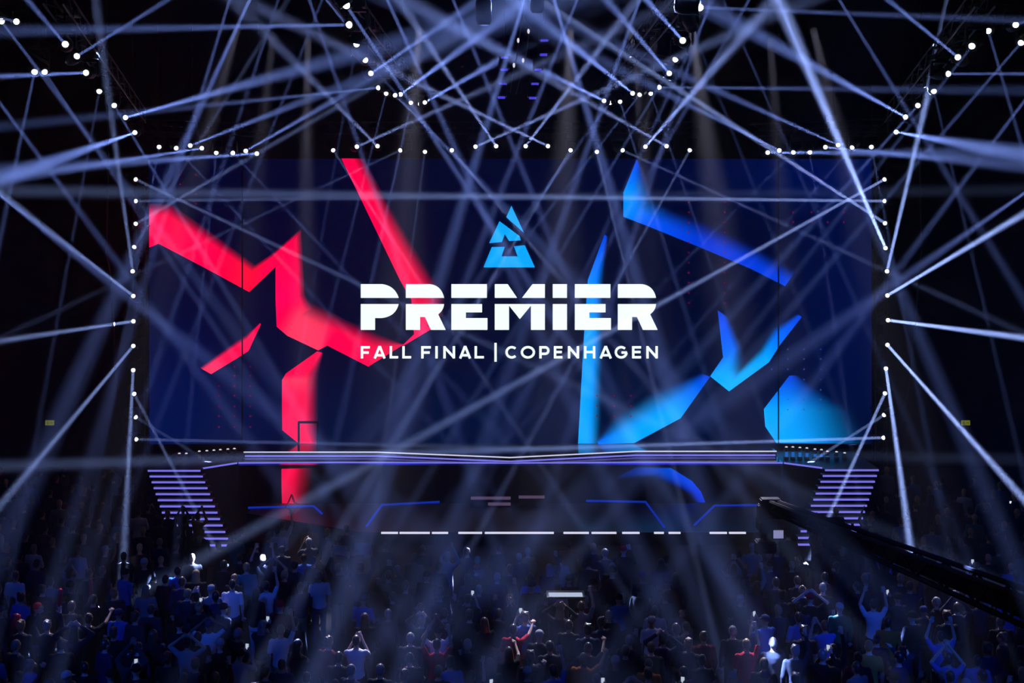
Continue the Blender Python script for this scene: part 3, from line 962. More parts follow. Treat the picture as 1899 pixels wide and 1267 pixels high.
for k, (x, y, w, h, lab) in enumerate(((897, 18, 30, 56, 'large black lamp head hanging at the top edge left of the cables'), (996, 6, 26, 34, 'square black lamp head hanging at the top edge beside the cables'))):
    p = P(x, y, 24)
    e = empty('blinder_lamp', p)
    tag(e, lab, 'stage light')
    s = 24 / F
    MB().loft([((0, 0, -h / 2 * s), w * .38 * s, w * .38 * s), ((0, 0, -h / 3 * s), w / 2 * s, w / 2 * s), ((0, 0, h / 4 * s), w / 2 * s, w / 2 * s), ((0, 0, h / 2 * s), w / 3 * s, w / 3 * s)], 14).build('housing', M['body'], e, smooth=True)
    MB().box((0, 0, h / 2 * s + .06), (w * s * 1.1, .1, .12)).build('yoke', M['body'], e)
    MB().tube([(0, 0, h / 2 * s + .1), (0, 0, ZC - p.z)], .03).build('hanging_pole', M['truss'], e)
cabm = mat('clear_cable', (.4, .34, .4), .3)
for k, (L, lab) in enumerate((([(972, -30), (971, 20), (975, 38), (985, 52), (981, 62), (976, 100), (968, 130), (957, 175)], 'thin pale looped cable hanging at the top centre, nearer the square lamp head'),
                              ([(966, -30), (968, 40), (962, 75), (958, 110), (953, 122), (946, 172)], 'thin pale straight cable hanging at the top centre, nearer the left speakers'))):
    e = empty('hanging_cable', P(*L[0], 33))
    tag(e, lab, 'cable', 'pale hanging cables')
    o_ = P(*L[0], 33)
    MB().tube([P(x, y, 33) - o_ for x, y in L], .014).build('cord', cabm, e)
    for x, y in ((980, 58), (970, 112)) if k == 0 else ((961, 75), (953, 121)):
        MB().ball(P(x, y, 32.97) - o_, (.035, .035, .07), 8).build('connector', M['spark'], e, smooth=True)
for s, L in ((-1, [(196, 470), (205, 518), (210, 600), (213, 682), (226, 790), (237, 850), (246, 885)]), (1, [(1710, 470), (1705, 510), (1699, 600), (1690, 692), (1674, 790), (1666, 840), (1660, 885)])):
    pts = [P(L[0][0] - s * 4, 300, 42.4), *[P(x, y, 42.4) for x, y in L]]
    pts = [Vector((pts[0].x + s * .1, 42.4, ZC))] + pts
    tag(MB().tube(pts, .045).build('slack_cable', M['rubber']), 'black slack cable hanging outside the ' + ('left' if s < 0 else 'right') + ' screen column, crossing the beams', 'cable', 'slack cables beside the columns')
for x, y, lab in ((356, 232, 'small grey hung speaker cluster above the left corner row'), (1546, 232, 'small grey hung speaker cluster above the right corner row')):
    p = P(x, y, 40)
    e = empty('speaker_cluster', p)
    tag(e, lab, 'speaker', 'hung side speakers')
    for k in range(3):
        MB().box((.05 * k - .05, 0, .22 - .24 * k), (.3, .4, .2), Matrix.Rotation(.12 * k, 3, 'X')).build('speaker_box', mat('speaker_grey', (.06, .06, .07), .5), e, bevel=.015)
    MB().tube([(0, 0, .2), (0, 0, ZC - p.z)], .02).build('hanging_pole', M['truss'], e)

# exit signs, banners on the back wall
for x, lab in ((93, 'small lit green exit sign on the dark wall outside the left screen column'), (1790, 'small lit green exit sign on the dark wall outside the right screen column')):
    p = P(x, 784, YB - .05)
    e = empty('exit_sign', p)
    tag(e, lab, 'exit sign', 'exit signs')
    MB().box((0, 0, 0), (.4, .09, .24)).build('housing', M['body'], e, bevel=.01)
    fc = MB().box((0, -.05, 0), (.36, .01, .2)).build('face', M['exitface'], e)
    pg = MB().box((-.09, -.058, -.01), (.05, .004, .1)).box((-.07, -.058, .055), (.04, .004, .035)).box((-.05, -.058, -.05), (.09, .004, .025)).box((.06, -.058, 0), (.1, .004, .03)).box((.1, -.058, 0), (.03, .004, .09))
    pg.build('pictogram', M['exitmark'], fc)
for x0, x1, lab in ((-20, 75, 'dull grey banner on the dark wall at the left edge'), (1808, 1915, 'dull grey banner on the dark wall at the right edge')):
    p0, p1 = P(x0, 365, YB - .03), P(x1, 492, YB - .03)
    tag(MB().box(((p0.x + p1.x) / 2, YB - .03, (p0.z + p1.z) / 2), (p1.x - p0.x, .05, p0.z - p1.z)).build('banner', M['banner']), lab, 'banner', 'wall banners')
# rail with little lamps by the right crowd
e = empty('rail_light', P(1862, 927, 40))
tag(e, 'dark sloping rail with a row of tiny white lamps above the right-hand crowd', 'rail light')
o_ = P(1862, 927, 40)
MB().tube([P(1838, 920, 40) - o_, P(1888, 938, 40) - o_], .03).build('rail', M['truss'], e)
for k in range(6):
    MB().ball(P(1846 + 7 * k, 921 + 2.7 * k, 39.95) - o_, .045, 8).build('lamp', M['lens_dim'], e, smooth=True)
for x, y in ((1840, 921), (1886, 937)):
    q = P(x, y, 40)
    MB().tube([q - o_, Vector((q.x, q.y, 0)) - o_], .03).build('post', M['truss'], e)

# ------------------------------------------------------------------ camera crane
e = empty('camera_crane', P(1430, 960, 27))
tag(e, 'long black camera crane reaching over the crowd from the lower right', 'camera crane')
o_ = P(1430, 960, 27)
A_, B_ = P(1432, 938, 27), P(1960, 1150, 17.5)
d_ = (B_ - A_)
ln = d_.length
d_.normalize()
sd = d_.cross(Vector((0, 0, 1))).normalized()
up_ = sd.cross(d_).normalized()
arm = MB()
for i, j in ((-1, -1), (1, -1), (1, 1), (-1, 1)):
    q = sd * i * .13 + up_ * j * .14
    arm.tube([A_ + q * .7 - o_, B_ + q * 1.5 - o_], .045)
n = 22
for i in range(n):
    t0_, t1_ = i / n, (i + 1) / n
    for jj in (-1, 1):
        k0, k1 = .7 + .8 * t0_, .7 + .8 * t1_
        arm.tube([A_ + d_ * ln * t0_ + sd * jj * .13 * k0 + up_ * .14 * k0 * (1 if i % 2 else -1) - o_, A_ + d_ * ln * t1_ + sd * jj * .13 * k1 + up_ * .14 * k1 * (-1 if i % 2 else 1) - o_], .03)
    arm.box(A_ + d_ * ln * (t0_ + t1_) / 2 - o_, (ln / n * 1.01, .16 * (.7 + .8 * t0_), .2 * (.7 + .8 * t0_)), Matrix((d_, sd, up_)).transposed())
arm.build('arm', M['crane'], e)
s = 27 / F
MB().box((-.02, 0, .26), (.46, .3, .34)).box((-.2, 0, .1), (.2, .22, .4)).build('pan_head', M['crane'], e, bevel=.03)
MB().box((-.26, 0, -.02), (.08, .3, .5)).box((-.02, 0, .02), (.5, .08, .1)).build('tilt_bracket', M['crane'], e, bevel=.015)
cb = MB().box((-.12, -.02, -.16), (.36, .5, .26)).build('camera_body', M['crane'], e, bevel=.02)
MB().cone((-.12, .2, -.16), (-.12, .5, -.16), .09, .12, 14).build('lens', M['rubber'], cb, smooth=True)
mn = MB().box((.1, -.25, -.3), (.28, .06, .24)).build('monitor', M['crane'], e, bevel=.01)
MB().box((.1, -.285, -.3), (.22, .008, .18)).build('monitor_face', M['monitor'], mn)
MB().box((-.14, -.05, -.62), (.44, .36, .26)).tube([(-.14, -.05, -.3), (-.14, -.05, -.6)], .06).build('counterweight', M['crane'], e, bevel=.03)

# ------------------------------------------------------------------ people
ARMS = dict(  # right elbow, right wrist, left elbow, left wrist (x mirrored for the left side)
    still=((.25, -.03, 1.13), (.24, .07, .87), (.25, -.03, 1.13), (.24, .07, .87)),
    one_up=((.27, .06, 1.64), (.22, .10, 1.92), (.25, -.03, 1.13), (.24, .07, .87)),
    both_up=((.30, .05, 1.60), (.25, .08, 1.88), (.29, .06, 1.62), (.19, .1, 1.89)),
    phone=((.24, .2, 1.3), (.07, .36, 1.58), (.25, .2, 1.28), (.08, .36, 1.56)),
    clap=((.31, .1, 1.52), (.05, .15, 1.84), (.31, .1, 1.52), (.05, .15, 1.84)),
    folded=((.26, .02, 1.16), (.05, .2, 1.2), (.26, .02, 1.15), (.04, .2, 1.15)),
    on_head=((.37, -.01, 1.56), (.13, .0, 1.74), (.37, -.01, 1.56), (.13, .0, 1.74)),
    left_hold=((.25, -.03, 1.13), (.24, .07, .87), (.31, .06, 1.25), (.27, .2, 1.5)),
    point=((.3, .2, 1.5), (.33, .45, 1.63), (.25, -.03, 1.13), (.24, .07, .87)))
SX = .19


def hand(mb, w, d, s):
    """palm, four unequal bent fingers and a thumb from wrist w along d"""
    d = d.normalized()
    side = d.cross(Vector((0, 1, .2)))
    side = (side.normalized() if side.length > .1 else Vector((1, 0, 0))) * s
    nrm = side.cross(d).normalized()
    palm = w + d * .075
    mb.limb(w, palm, .026, .034, 8)
    mb.ball(w + d * .055, (.04, .04, .04), 8)
    for k, ln_ in enumerate((.066, .078, .072, .056)):
        r0 = palm + side * (.033 - .022 * k) + d * .012
        r1 = r0 + (d + side * (.16 - .11 * k) + nrm * .18).normalized() * ln_ * .55
        r2 = r1 + (d + side * (.16 - .11 * k) + nrm * .6).normalized() * ln_ * .5
        mb.limb(r0, r1, .0125, .011, 6).limb(r1, r2, .011, .0095, 6)
    t0_ = w + d * .03 + side * .022
    t1_ = t0_ + (d * .6 + side * .9).normalized() * .045
    mb.limb(t0_, t1_, .015, .0135, 6).limb(t1_, t1_ + (d + side * .35).normalized() * .03, .0135, .011, 6)


def torso(mb, k=0.0, legs_top=True):
    T = [(.86, .155, .115), (.94, .168, .12), (1.04, .148, .105), (1.16, .15, .105), (1.28, .172, .115), (1.38, .186, .11), (1.44, .165, .09), (1.49, .08, .065)]
    mb.loft([((0, -.01 if z > 1.2 else 0, z), rx + k, ry + k) for z, rx, ry in T], 18)


def parts(pose, fingers=True, clothes=True, sleeve=.72):
    A = ARMS[pose]
    body = MB()
    torso(body, -.01)
    body.limb((0, -.01, 1.45), (0, .015, 1.58), .056, .052, 10)
    body.ball((0, .015, 1.645), (.076, .094, .112), 16).ball((0, .055, 1.585), (.052, .055, .052), 12)
    body.ball((0, .112, 1.632), (.013, .02, .02), 8).ball((0, .098, 1.662), (.045, .02, .012), 8).ball((0, .103, 1.592), (.026, .012, .011), 8)
    for s in (-1, 1):
        body.ball((s * .078, .01, 1.638), (.012, .022, .032), 8).ball((s * .031, .094, 1.645), (.012, .011, .009), 8)
        el, wr = [Vector((s * v[0], v[1], v[2])) for v in (A[:2] if s > 0 else A[2:])]
        sh = Vector((s * SX, -.01, 1.415))
        body.ball(sh, .055, 10)
        body.limb(sh, el, .05, .039, 10).limb(el, wr, .04, .026, 10)
        if fingers:
            hand(body, wr, wr - el, s)
        else:
            body.limb(wr, wr + (wr - el).normalized() * .14, .035, .03, 6)
        hp, kn, an = Vector((s * .09, 0, .92)), Vector((s * .105, .025, .5)), Vector((s * .115, -.02, .085))
        body.limb(hp, kn, .085, .055, 10).limb(kn, an, .053, .036, 10)
        body.limb((s * .117, -.03, .04), (s * .13, .13, .03), .035, .028, 8)
    if not clothes:
        return body
    shirt = MB()
    torso(shirt, .014)
    tr = MB()
    tr.loft([((0, 0, z), rx + .012, ry + .012) for z, rx, ry in ((.8, .165, .115), (.86, .165, .118), (.93, .17, .12), (.98, .16, .112))], 18)
    sho = []
    for s in (-1, 1):
        el, wr = [Vector((s * v[0], v[1], v[2])) for v in (A[:2] if s > 0 else A[2:])]
        sh = Vector((s * SX, -.01, 1.415))
        shirt.ball(sh, .07, 10)
        if sleeve < 1:
            shirt.limb(sh, sh.lerp(el, sleeve), .064, .057, 10)
        else:
            shirt.limb(sh, el, .064, .056, 10).limb(el, el.lerp(wr, .93), .055, .042, 10)
        hp, kn, an = Vector((s * .09, 0, .9)), Vector((s * .105, .025, .5)), Vector((s * .115, -.02, .1))
        tr.limb(hp, kn, .1, .07, 10).limb(kn, an, .068, .054, 10)
        sho.append(MB().limb((s * .117, -.04, .045), (s * .133, .15, .04), .047, .04, 10).box((s * .125, .055, .012), (.095, .29, .024)))
    return body, shirt, tr, sho


for m_ in list(HAIR.values()):
    b_ = m_.node_tree.nodes['Principled BSDF']
    b_.inputs['Sheen Weight'].default_value = .65
    b_.inputs['Sheen Roughness'].default_value = .22
    b_.inputs['Sheen Tint'].default_value = (1, .72, .5, 1)
    b_.inputs['Roughness'].default_value = .38
    b_.inputs['Specular IOR Level'].default_value = .8
for m_ in SKIN:
    m_.node_tree.nodes['Principled BSDF'].inputs['Sheen Weight'].default_value = .4
POSES = list(ARMS)
HI = {}
for p_ in POSES:
    b_, s_, t_, h_ = parts(p_)
    HI[p_] = (remesh(b_, .0115, 'body_' + p_), remesh(s_, .02, 'shirt_' + p_), remesh(parts(p_, sleeve=1)[1], .02, 'jacket_' + p_))
HI_T = remesh(parts('still')[2], .02, 'trousers')
HI_S = [remesh(q, .014, 'shoe') for q in parts('still')[3]]


def hair_mb(kind):
    h = MB()
    if kind == 'short':
        h.ball((0, .0, 1.672), (.084, .1, .1), 16).ball((0, -.03, 1.64), (.08, .075, .09), 14)
    elif kind == 'tousled':
        h.ball((0, -.002, 1.685), (.09, .104, .1), 14).ball((0, -.035, 1.645), (.086, .08, .095), 14)
        for k in range(9):
            t = k * .7
            h.ball((.06 * math.cos(t), -.01 + .07 * math.sin(t), 1.755 - .02 * (k % 3)), .03, 8)
    elif kind == 'long':
        h.ball((0, -.005, 1.675), (.09, .104, .104), 16).loft([((0, -.06, 1.4), .09, .035), ((0, -.055, 1.5), .1, .05), ((0, -.04, 1.6), .095, .07), ((0, -.03, 1.68), .08, .07)], 14)
    elif kind == 'bun':
        h.ball((0, .0, 1.67), (.085, .1, .1), 16).ball((0, -.03, 1.64), (.08, .075, .085), 14).ball((0, -.075, 1.75), .048, 12)
    return h


HAIRM = {k: remesh(hair_mb(k), .012, 'hair_' + k) for k in ('short', 'tousled', 'long', 'bun')}
capmb = MB()
capmb.loft([((0, -.005, 1.655), .09, .106), ((0, -.005, 1.7), .091, .106), ((0, -.005, 1.745), .075, .09), ((0, -.005, 1.77), .035, .042), ((0, -.005, 1.777), .006, .006)], 18)
capmb.add([(-.075, .07, 1.67), (.075, .07, 1.67), (.055, .165, 1.655), (-.055, .165, 1.655), (-.075, .07, 1.66), (.075, .07, 1.66), (.055, .165, 1.645), (-.055, .165, 1.645)],
          [(0, 1, 2, 3), (7, 6, 5, 4), (0, 3, 7, 4), (1, 5, 6, 2), (2, 6, 7, 3), (0, 4, 5, 1)])
CAPMESH = capmb.mesh('cap', True)
for me_ in [m for pr in HI.values() for m in pr] + [HI_T, *HI_S, CAPMESH] + list(HAIRM.values()):
    me_.materials.clear()
    me_.materials.append(M['rubber'])
POSE_TXT = dict(left_hold='left hand lifted', still='arms down', one_up='one arm raised', both_up='both arms raised', phone='hands at face', clap='clapping overhead', folded='arms folded', on_head='hands on head', point='pointing ahead')
USED, SPOTS = set(), []


def spot_height(px, py, s=1.0, zf=0):
    """depth at which a person of scale s shows the head centre at py"""
    return F * (HC - zf - 1.66 * s) / (py - HY)


def person(pos, pose, shirt, hair, haircol, trousers, skin, rz, scale, label, group, cap=None):
    e = link(bpy.data.objects.new('person', HI[pose][0]), None, pos, (0, 0, rz))
    e.scale = (scale, scale, scale)
    e.material_slots[0].link = 'OBJECT'
    e.material_slots[0].material = SKIN[skin]
    tag(e, label, 'person', group)
    long_ = shirt in ('charcoal', 'navy', 'maroon', 'green') or (shirt in ('black', 'teal') and rnd.random() < .6)
    inst('jacket' if long_ else 'shirt', HI[pose][2 if long_ else 1], e, m=SHIRT[shirt])
    inst('trousers', HI_T, e, m=TROUSERS[trousers])
    for q in HI_S:
        inst('shoe', q, e, m=M['rubber'])
    if cap:
        inst('cap', CAPMESH, e, m=CAPM[cap])
    inst('hair', HAIRM[hair], e, m=HAIR[haircol]) if not cap else None
    SPOTS.append((pos[0], pos[1]))
    USED.add(label)
    return e


def zone(px, py):
    if py > 1180:
        v = 'at the near edge of the crowd'
    elif py > 1080:
        v = 'in the near half of the crowd'
    else:
        v = 'in the far half of the crowd'
    h = ('by left edge' if px < 200 else 'below left stairs' if px < 440 else 'below red strip' if px < 680 else 'left of centre' if px < 860 else
         'below stage centre' if px < 1040 else 'below blue arc' if px < 1300 else 'below crane head' if px < 1500 else 'below right stairs' if px < 1660 else 'under crane arm')
    return v, h


EXPL = [  # head px, pose, shirt, hair, hair colour, cap, turn, label
    (524, 972, 'one_up', 'white', 'short', 'brown', None, .25, 'person in a white shirt standing tall before the red strip, raising a red star'),
    (632, 1053, 'both_up', 'black', 'short', 'black', None, 0, 'person in black holding up the smaller grey card, far crowd'),
    (665, 1051, 'both_up', 'navy', 'short', 'black', None, 0, 'person in navy holding up the larger grey card, far crowd'),
    (607, 988, 'still', 'charcoal', 'tousled', 'blond', None, .5, 'blond person in dark clothes just right of the person with the red star'),
    (573, 1005, 'phone', 'charcoal', 'short', 'grey', None, -.3, 'grey-haired person in dark clothes below the red star, hands lifted'),
    (579, 1040, 'folded', 'navy', 'short', 'grey', None, .4, 'grey-haired person in navy looking right, second row below the red star'),
    (541, 1047, 'still', 'charcoal', 'short', 'brown', None, .5, 'person in charcoal with bright-rimmed brown hair, centre of the lit group below the star'),
    (515, 1046, 'on_head', 'black', 'long', 'brown', None, .3, 'long-haired person with hands on the head in the lit group below the star'),
    (487, 1036, 'both_up', 'black', 'short', 'blond', None, -.2, 'blond person with both arms up at the left of the lit group below the star'),
    (42, 1160, 'left_hold', 'charcoal', 'tousled', 'blond', None, .1, 'person with round tousled fair hair holding a fat red clap stick, lower left'),
    (84, 1160, 'both_up', 'charcoal', 'tousled', 'grey', None, -.1, 'pale-haired person with raised arms beside the fair-haired one, lower left'),
    (184, 1108, 'left_hold', 'black', 'short', 'brown', None, .3, 'person in black holding a slim red clap stick, left side'),
    (200, 1103, 'still', 'charcoal', 'tousled', 'blond', None, -.4, 'fair-haired person shoulder to shoulder with the stick holder, left side'),
    (350, 1100, 'phone', 'charcoal', 'short', 'blond', None, .3, 'blond person holding hands to the face below the left stairs'),
    (425, 1085, 'still', 'white', 'short', 'black', None, 0, 'black-haired person in a white shirt below the left stairs'),
    (395, 1092, 'folded', 'grey', 'short', 'black', 'white', 0, 'person in a grey shirt and white cap beside the white-shirted one, left'),
    (475, 1100, 'still', 'black', 'long', 'black', None, .5, 'tall person in black with pale trousers standing alone in the left aisle'),
    (552, 1196, 'still', 'black', 'long', 'black', None, .6, 'black-haired person in black with a lit right shoulder, near the left aisle'),
    (610, 1190, 'still', 'maroon', 'tousled', 'brown', None, .4, 'brown-haired person in maroon with a lit shoulder, near the left aisle'),
    (672, 1243, 'still', 'navy', 'short', 'grey', None, .6, 'person at the bottom edge with bright swept hair, right of the maroon shirt'),
    (660, 1188, 'phone', 'white', 'short', 'black', None, 0, 'person in a white shirt with lifted hands, behind the bright-haired one'),
    (705, 1245, 'still', 'charcoal', 'short', 'grey', None, .2, 'close-cropped person at the bottom edge, left of a fringe-haired one'),
    (728, 1248, 'folded', 'grey', 'tousled', 'brown', None, .5, 'fringe-haired person in grey at the bottom edge, beside the close-cropped one'),
    (761, 1183, 'still', 'charcoal', 'short', 'grey', None, .1, 'close-cropped person in charcoal left of the red jersey'),
    (782, 1150, 'on_head', 'charcoal', 'short', 'blond', None, .5, 'blond person with an elbow lifted, behind the close-cropped one in charcoal'),
    (810, 1195, 'both_up', 'red', 'short', 'black', None, -.1, 'person in a red jersey with both arms raised, lower middle'),
    (829, 1138, 'one_up', 'maroon', 'short', 'brown', None, .2, 'person in maroon lifting one arm behind the red jersey'),
    (866, 1140, 'still', 'black', 'tousled', 'black', None, .3, 'person with dark curly rim-lit hair right of the maroon arm-raiser'),
    (898, 1155, 'folded', 'black', 'long', 'brown', None, -.4, 'long-haired person in black looking left, centre of the near crowd'),
    (952, 1167, 'point', 'red', 'short', 'black', None, .2, 'black-haired person in a red and dark top pointing forward, centre'),
    (1000, 1178, 'still', 'black', 'short', 'black', 'white', .3, 'person in black wearing a white cap, centre of the near crowd'),
    (1045, 1130, 'on_head', 'charcoal', 'long', 'blond', None, .3, 'blond long-haired person with hands on the head, before the lit desk'),
    (1072, 1125, 'one_up', 'grey', 'short', 'brown', None, 0, 'person in grey stretching one arm high before the lit desk'),
    (1128, 1023, 'still', 'navy', 'short', 'grey', None, -.5, 'person looking left at the right end of the lit far group under the light line'),
    (1103, 1016, 'folded', 'navy', 'short', 'blond', None, .1, 'blond person in navy under the white light line'),
    (1148, 1021, 'phone', 'black', 'short', 'black', 'red', .4, 'person in a red cap under the white light line'),
    (1163, 1205, 'one_up', 'black', 'short', 'brown', None, .2, 'brown-haired person with a thin raised forearm left of two grey-haired ones'),
    (1182, 1192, 'still', 'charcoal', 'short', 'grey', None, .1, 'grey-haired person between a raised forearm and a dark neat head'),
    (1200, 1194, 'still', 'black', 'short', 'brown', None, .1, 'neat brown-haired person in black right of the grey-haired one'),
    (1234, 1190, 'on_head', 'navy', 'tousled', 'brown', None, .3, 'tousled person in navy holding the head, near lower middle right'),
    (1270, 1190, 'folded', 'charcoal', 'tousled', 'blond', None, .5, 'tousled fair person left of an orange-haired one'),
    (1298, 1183, 'still', 'maroon', 'bun', 'brown', None, -.2, 'person in maroon with a bun right of the tousled fair one'),
    (1359, 1170, 'still', 'black', 'short', 'grey', None, 0, 'upright grey-haired person in a black printed shirt, right of the aisle haze'),
    (1408, 1195, 'one_up', 'red', 'short', 'blond', None, -.1, 'blond person in red lifting a fist, lower right group'),
    (1426, 1196, 'still', 'charcoal', 'short', 'grey', None, 0, 'grey cropped person between the red fist-lifter and a raised hand'),
    (1459, 1202, 'one_up', 'charcoal', 'tousled', 'grey', None, .1, 'pale tousled person in charcoal at the right of the fist group'),
    (1417, 1230, 'still', 'black', 'short', 'blond', None, .2, 'fair short-haired person in black before the fist group'),
    (1430, 1255, 'still', 'navy', 'short', 'black', 'navy', .3, 'person in a navy cap at the bottom edge below the fist group'),
    (1465, 1258, 'still', 'charcoal', 'tousled', 'blond', None, .1, 'blond curly person at the bottom edge below the fist group'),
    (1523, 1090, 'still', 'black', 'short', 'grey', None, .4, 'pink-lit grey-haired person in black under the crane'),
    (1491, 1094, 'folded', 'charcoal', 'bun', 'blond', None, .2, 'fair person with a bun left of the pink-lit one under the crane'),
    (1685, 1085, 'one_up', 'navy', 'short', 'brown', None, .2, 'person in navy lifting one arm under the crane arm'),
    (1672, 1075, 'still', 'charcoal', 'tousled', 'blond', None, .1, 'fair tousled person beside the arm-lifter under the crane arm'),
    (1800, 1100, 'folded', 'grey', 'short', 'blond', None, -.4, 'fair person in grey looking left, right side below the crane arm'),
    (1815, 1112, 'phone', 'navy', 'short', 'brown', None, -.3, 'brown-haired person in navy with lifted hands, right side below the crane arm'),
    (1530, 1160, 'phone', 'blue', 'short', 'brown', None, -.3, 'person in blue with bent lit arms, lower right'),
    (1745, 1180, 'both_up', 'blue', 'short', 'black', None, 0, 'person in blue with arms up in a V, lower right'),
    (1620, 1120, 'both_up', 'white', 'short', 'black', None, .1, 'person in white with both arms up, right of the pink-lit one'),
    (195, 1020, 'one_up', 'black', 'short', 'blond', 'white', .4, 'person in black with a white cap in the dark left crowd'),
    (1440, 1020, 'phone', 'navy', 'short', 'blond', None, 0, 'blond person right below the crane head'),
    (1395, 1015, 'folded', 'grey', 'tousled', 'blond', 'white', 0, 'person in a white cap left below the crane head')]
RISE = {0: .35}
held = {}
XY = [P(q[0], q[1], spot_height(q[0], q[1])) for q in EXPL]
for _ in range(60):
    for i in range(len(XY)):
        for j in range(i):
            d_ = Vector((XY[i].x - XY[j].x, XY[i].y - XY[j].y, 0))
            if d_.length < .56:
                d_ = (d_.normalized() if d_.length > .02 else Vector((1, 0, 0))) * (.56 - d_.length) * .3
                XY[i] += d_
                XY[j] -= d_
for i, (px, py, pose, shirt, hair, hc, cap, turn, lab) in enumerate(EXPL):
    p = XY[i]
    pale = 'pale' if 'pale trousers' in lab else rnd.choice(['black', 'black', 'jeans'])
    held[lab] = person((p.x, p.y, 0), pose, shirt, hair, hc, pale, rnd.choice([0, 0, 0, 1]), -turn, 1.0, lab, 'spectators facing the stage', cap)
N_IND = 296
# the other spectators, nearest first, spaced like a standing crowd
cand = []
g = random.Random(5)
yy = 22.3
row = 0
while yy < 42:
    step = .78 + .015 * (yy - 22)
    half = 950 * yy / F + .8
    xx = -half + (row % 2) * step / 2
    while xx < half:
        x_, y_ = xx + g.uniform(-.2, .2), yy + g.uniform(-.22, .22)
        ok = True
        px = CX + x_ * F / y_
        lim = 32.6 if 690 < px < 1400 else 34.2 if 400 < px < 1500 else 36.5 if 265 < px < 1640 else 41.5
        if y_ > lim: ok = False
        # aisles that show as dark haze between the groups
        if abs(x_ + 4.0 - (y_ - 24) * .02) < .55 and y_ > 25.5: ok = ok and g.random() < .15
        if abs(x_ - 4.6 - (y_ - 24) * .02) < .6 and y_ > 25.5: ok = ok and g.random() < .15
        if ok:
            cand.append((x_, y_))
        xx += step
    yy += step * .95
    row += 1
cand = [q for q in cand if all((q[0] - a0) ** 2 + (q[1] - b0) ** 2 > .6 ** 2 for a0, b0 in SPOTS)]
cand.sort(key=lambda q: q[1])
W_SH = ['black'] * 16 + ['charcoal'] * 10 + ['navy'] * 7 + ['grey'] * 2 + ['white'] * 2 + ['blue'] * 2 + ['maroon', 'maroon', 'teal', 'green', 'orange']
W_PO = ['still'] * 20 + ['folded'] * 14 + ['one_up'] * 2 + ['both_up'] + ['phone'] * 4 + ['clap'] + ['on_head'] + ['point']
rest = []
n_ind = len(EXPL)
phones = []
for x_, y_ in cand:
    if n_ind >= N_IND:
        rest.append((x_, y_))
        continue
    px, py = CX + x_ * F / y_, HY + (HC - 1.66) * F / y_
    for tries in range(200):
        sh, po = g.choice(W_SH), g.choice(W_PO)
        hk, hc = g.choice(['short', 'short', 'short', 'tousled', 'long', 'bun']), g.choice(['brown'] * 4 + ['black'] * 4 + ['blond', 'grey'])
        cap = g.choice([None] * 16 + ['white', 'black', 'black', 'red', 'navy'])
        v, h = zone(px, py)
        hd = f'{cap} cap' if cap else {'short': 'short', 'tousled': 'tousled', 'long': 'long', 'bun': 'bunned'}[hk] + f' {hc} hair'
        v = {'at the near edge of the crowd': 'near edge', 'in the near half of the crowd': 'mid crowd', 'in the far half of the crowd': 'far crowd'}[v]
        lab = f'{sh} top, {hd}, {POSE_TXT[po]}, {v}, {h}'
        lab = 'person, ' + lab
        if lab not in USED and len(lab.split()) <= 16:
            break
    sclp = g.uniform(.94, 1.04)
    o_ = person((x_, y_, 0), po, sh, hk, hc, g.choice(['black', 'black', 'jeans', 'khaki']), g.choice([0, 0, 0, 1, 1, 2]), g.gauss(0, .35) + x_ * .015, sclp, lab, 'spectators facing the stage', cap)
    if po == 'phone' and len(phones) < 14:
        phones.append(o_)
    n_ind += 1

# people farther back: one uncountable crowd
cm = bpy.data.materials.new('crowd_cloth')
cm.use_nodes = True
cb_ = cm.node_tree.nodes['Principled BSDF']
cb_.inputs['Roughness'].default_value = .85
cb_.inputs['Specular IOR Level'].default_value = .15
at = cm.node_tree.nodes.new('ShaderNodeVertexColor')
at.layer_name = 'Col'
cm.node_tree.links.new(at.outputs['Color'], cb_.inputs['Base Color'])
LOW = {}
for p_ in ('still', 'folded', 'one_up', 'both_up', 'phone', 'clap'):
    prt = parts(p_, False, sleeve=1)
    meshes = [remesh(prt[0], .035, 'l'), remesh(prt[1], .04, 'l'), remesh(prt[2], .05, 'l'), remesh(hair_mb('short'), .03, 'l')]
    V, Fc, K, off = [], [], [], 0
    for k, me in enumerate(meshes):
        v = np.empty(len(me.vertices) * 3, dtype=np.float32)
        me.vertices.foreach_get('co', v)
        v = v.reshape(-1, 3)
        f = np.array([list(pl.vertices) for pl in me.polygons if len(pl.vertices) == 4], dtype=np.int32)
        V.append(v)
        Fc.append(f + off)
        K.append(np.full(len(v), k))
        off += len(v)
        bpy.data.meshes.remove(me)
    LOW[p_] = (np.vstack(V), np.vstack(Fc), np.concatenate(K))
allV, allF, allC, off = [], [], [], 0
SHC = {n: m.node_tree.nodes['Mix'].inputs['A'].default_value[:3] for n, m in SHIRT.items()}
for x_, y_ in rest:
    v, f, k = LOW[g.choice(['still'] * 16 + ['folded'] * 10 + ['one_up', 'both_up', 'phone', 'clap'])]
    t = g.gauss(0, .35)
    s_ = g.uniform(.94, 1.04)
    r = np.array([[math.cos(t), -math.sin(t), 0], [math.sin(t), math.cos(t), 0], [0, 0, 1]], dtype=np.float32)
    allV.append((v @ r.T) * s_ + np.array([x_, y_, 0], dtype=np.float32))
    allF.append(f + off)
    pal = np.array([g.choice([(.55, .33, .23), (.42, .24, .16), (.2, .1, .06)]), SHC[g.choice(W_SH)], (.015, .016, .025), g.choice([(.07, .035, .018), (.014, .012, .012), (.4, .27, .14)])], dtype=np.float32)
    allC.append(pal[k])
    off += len(v)
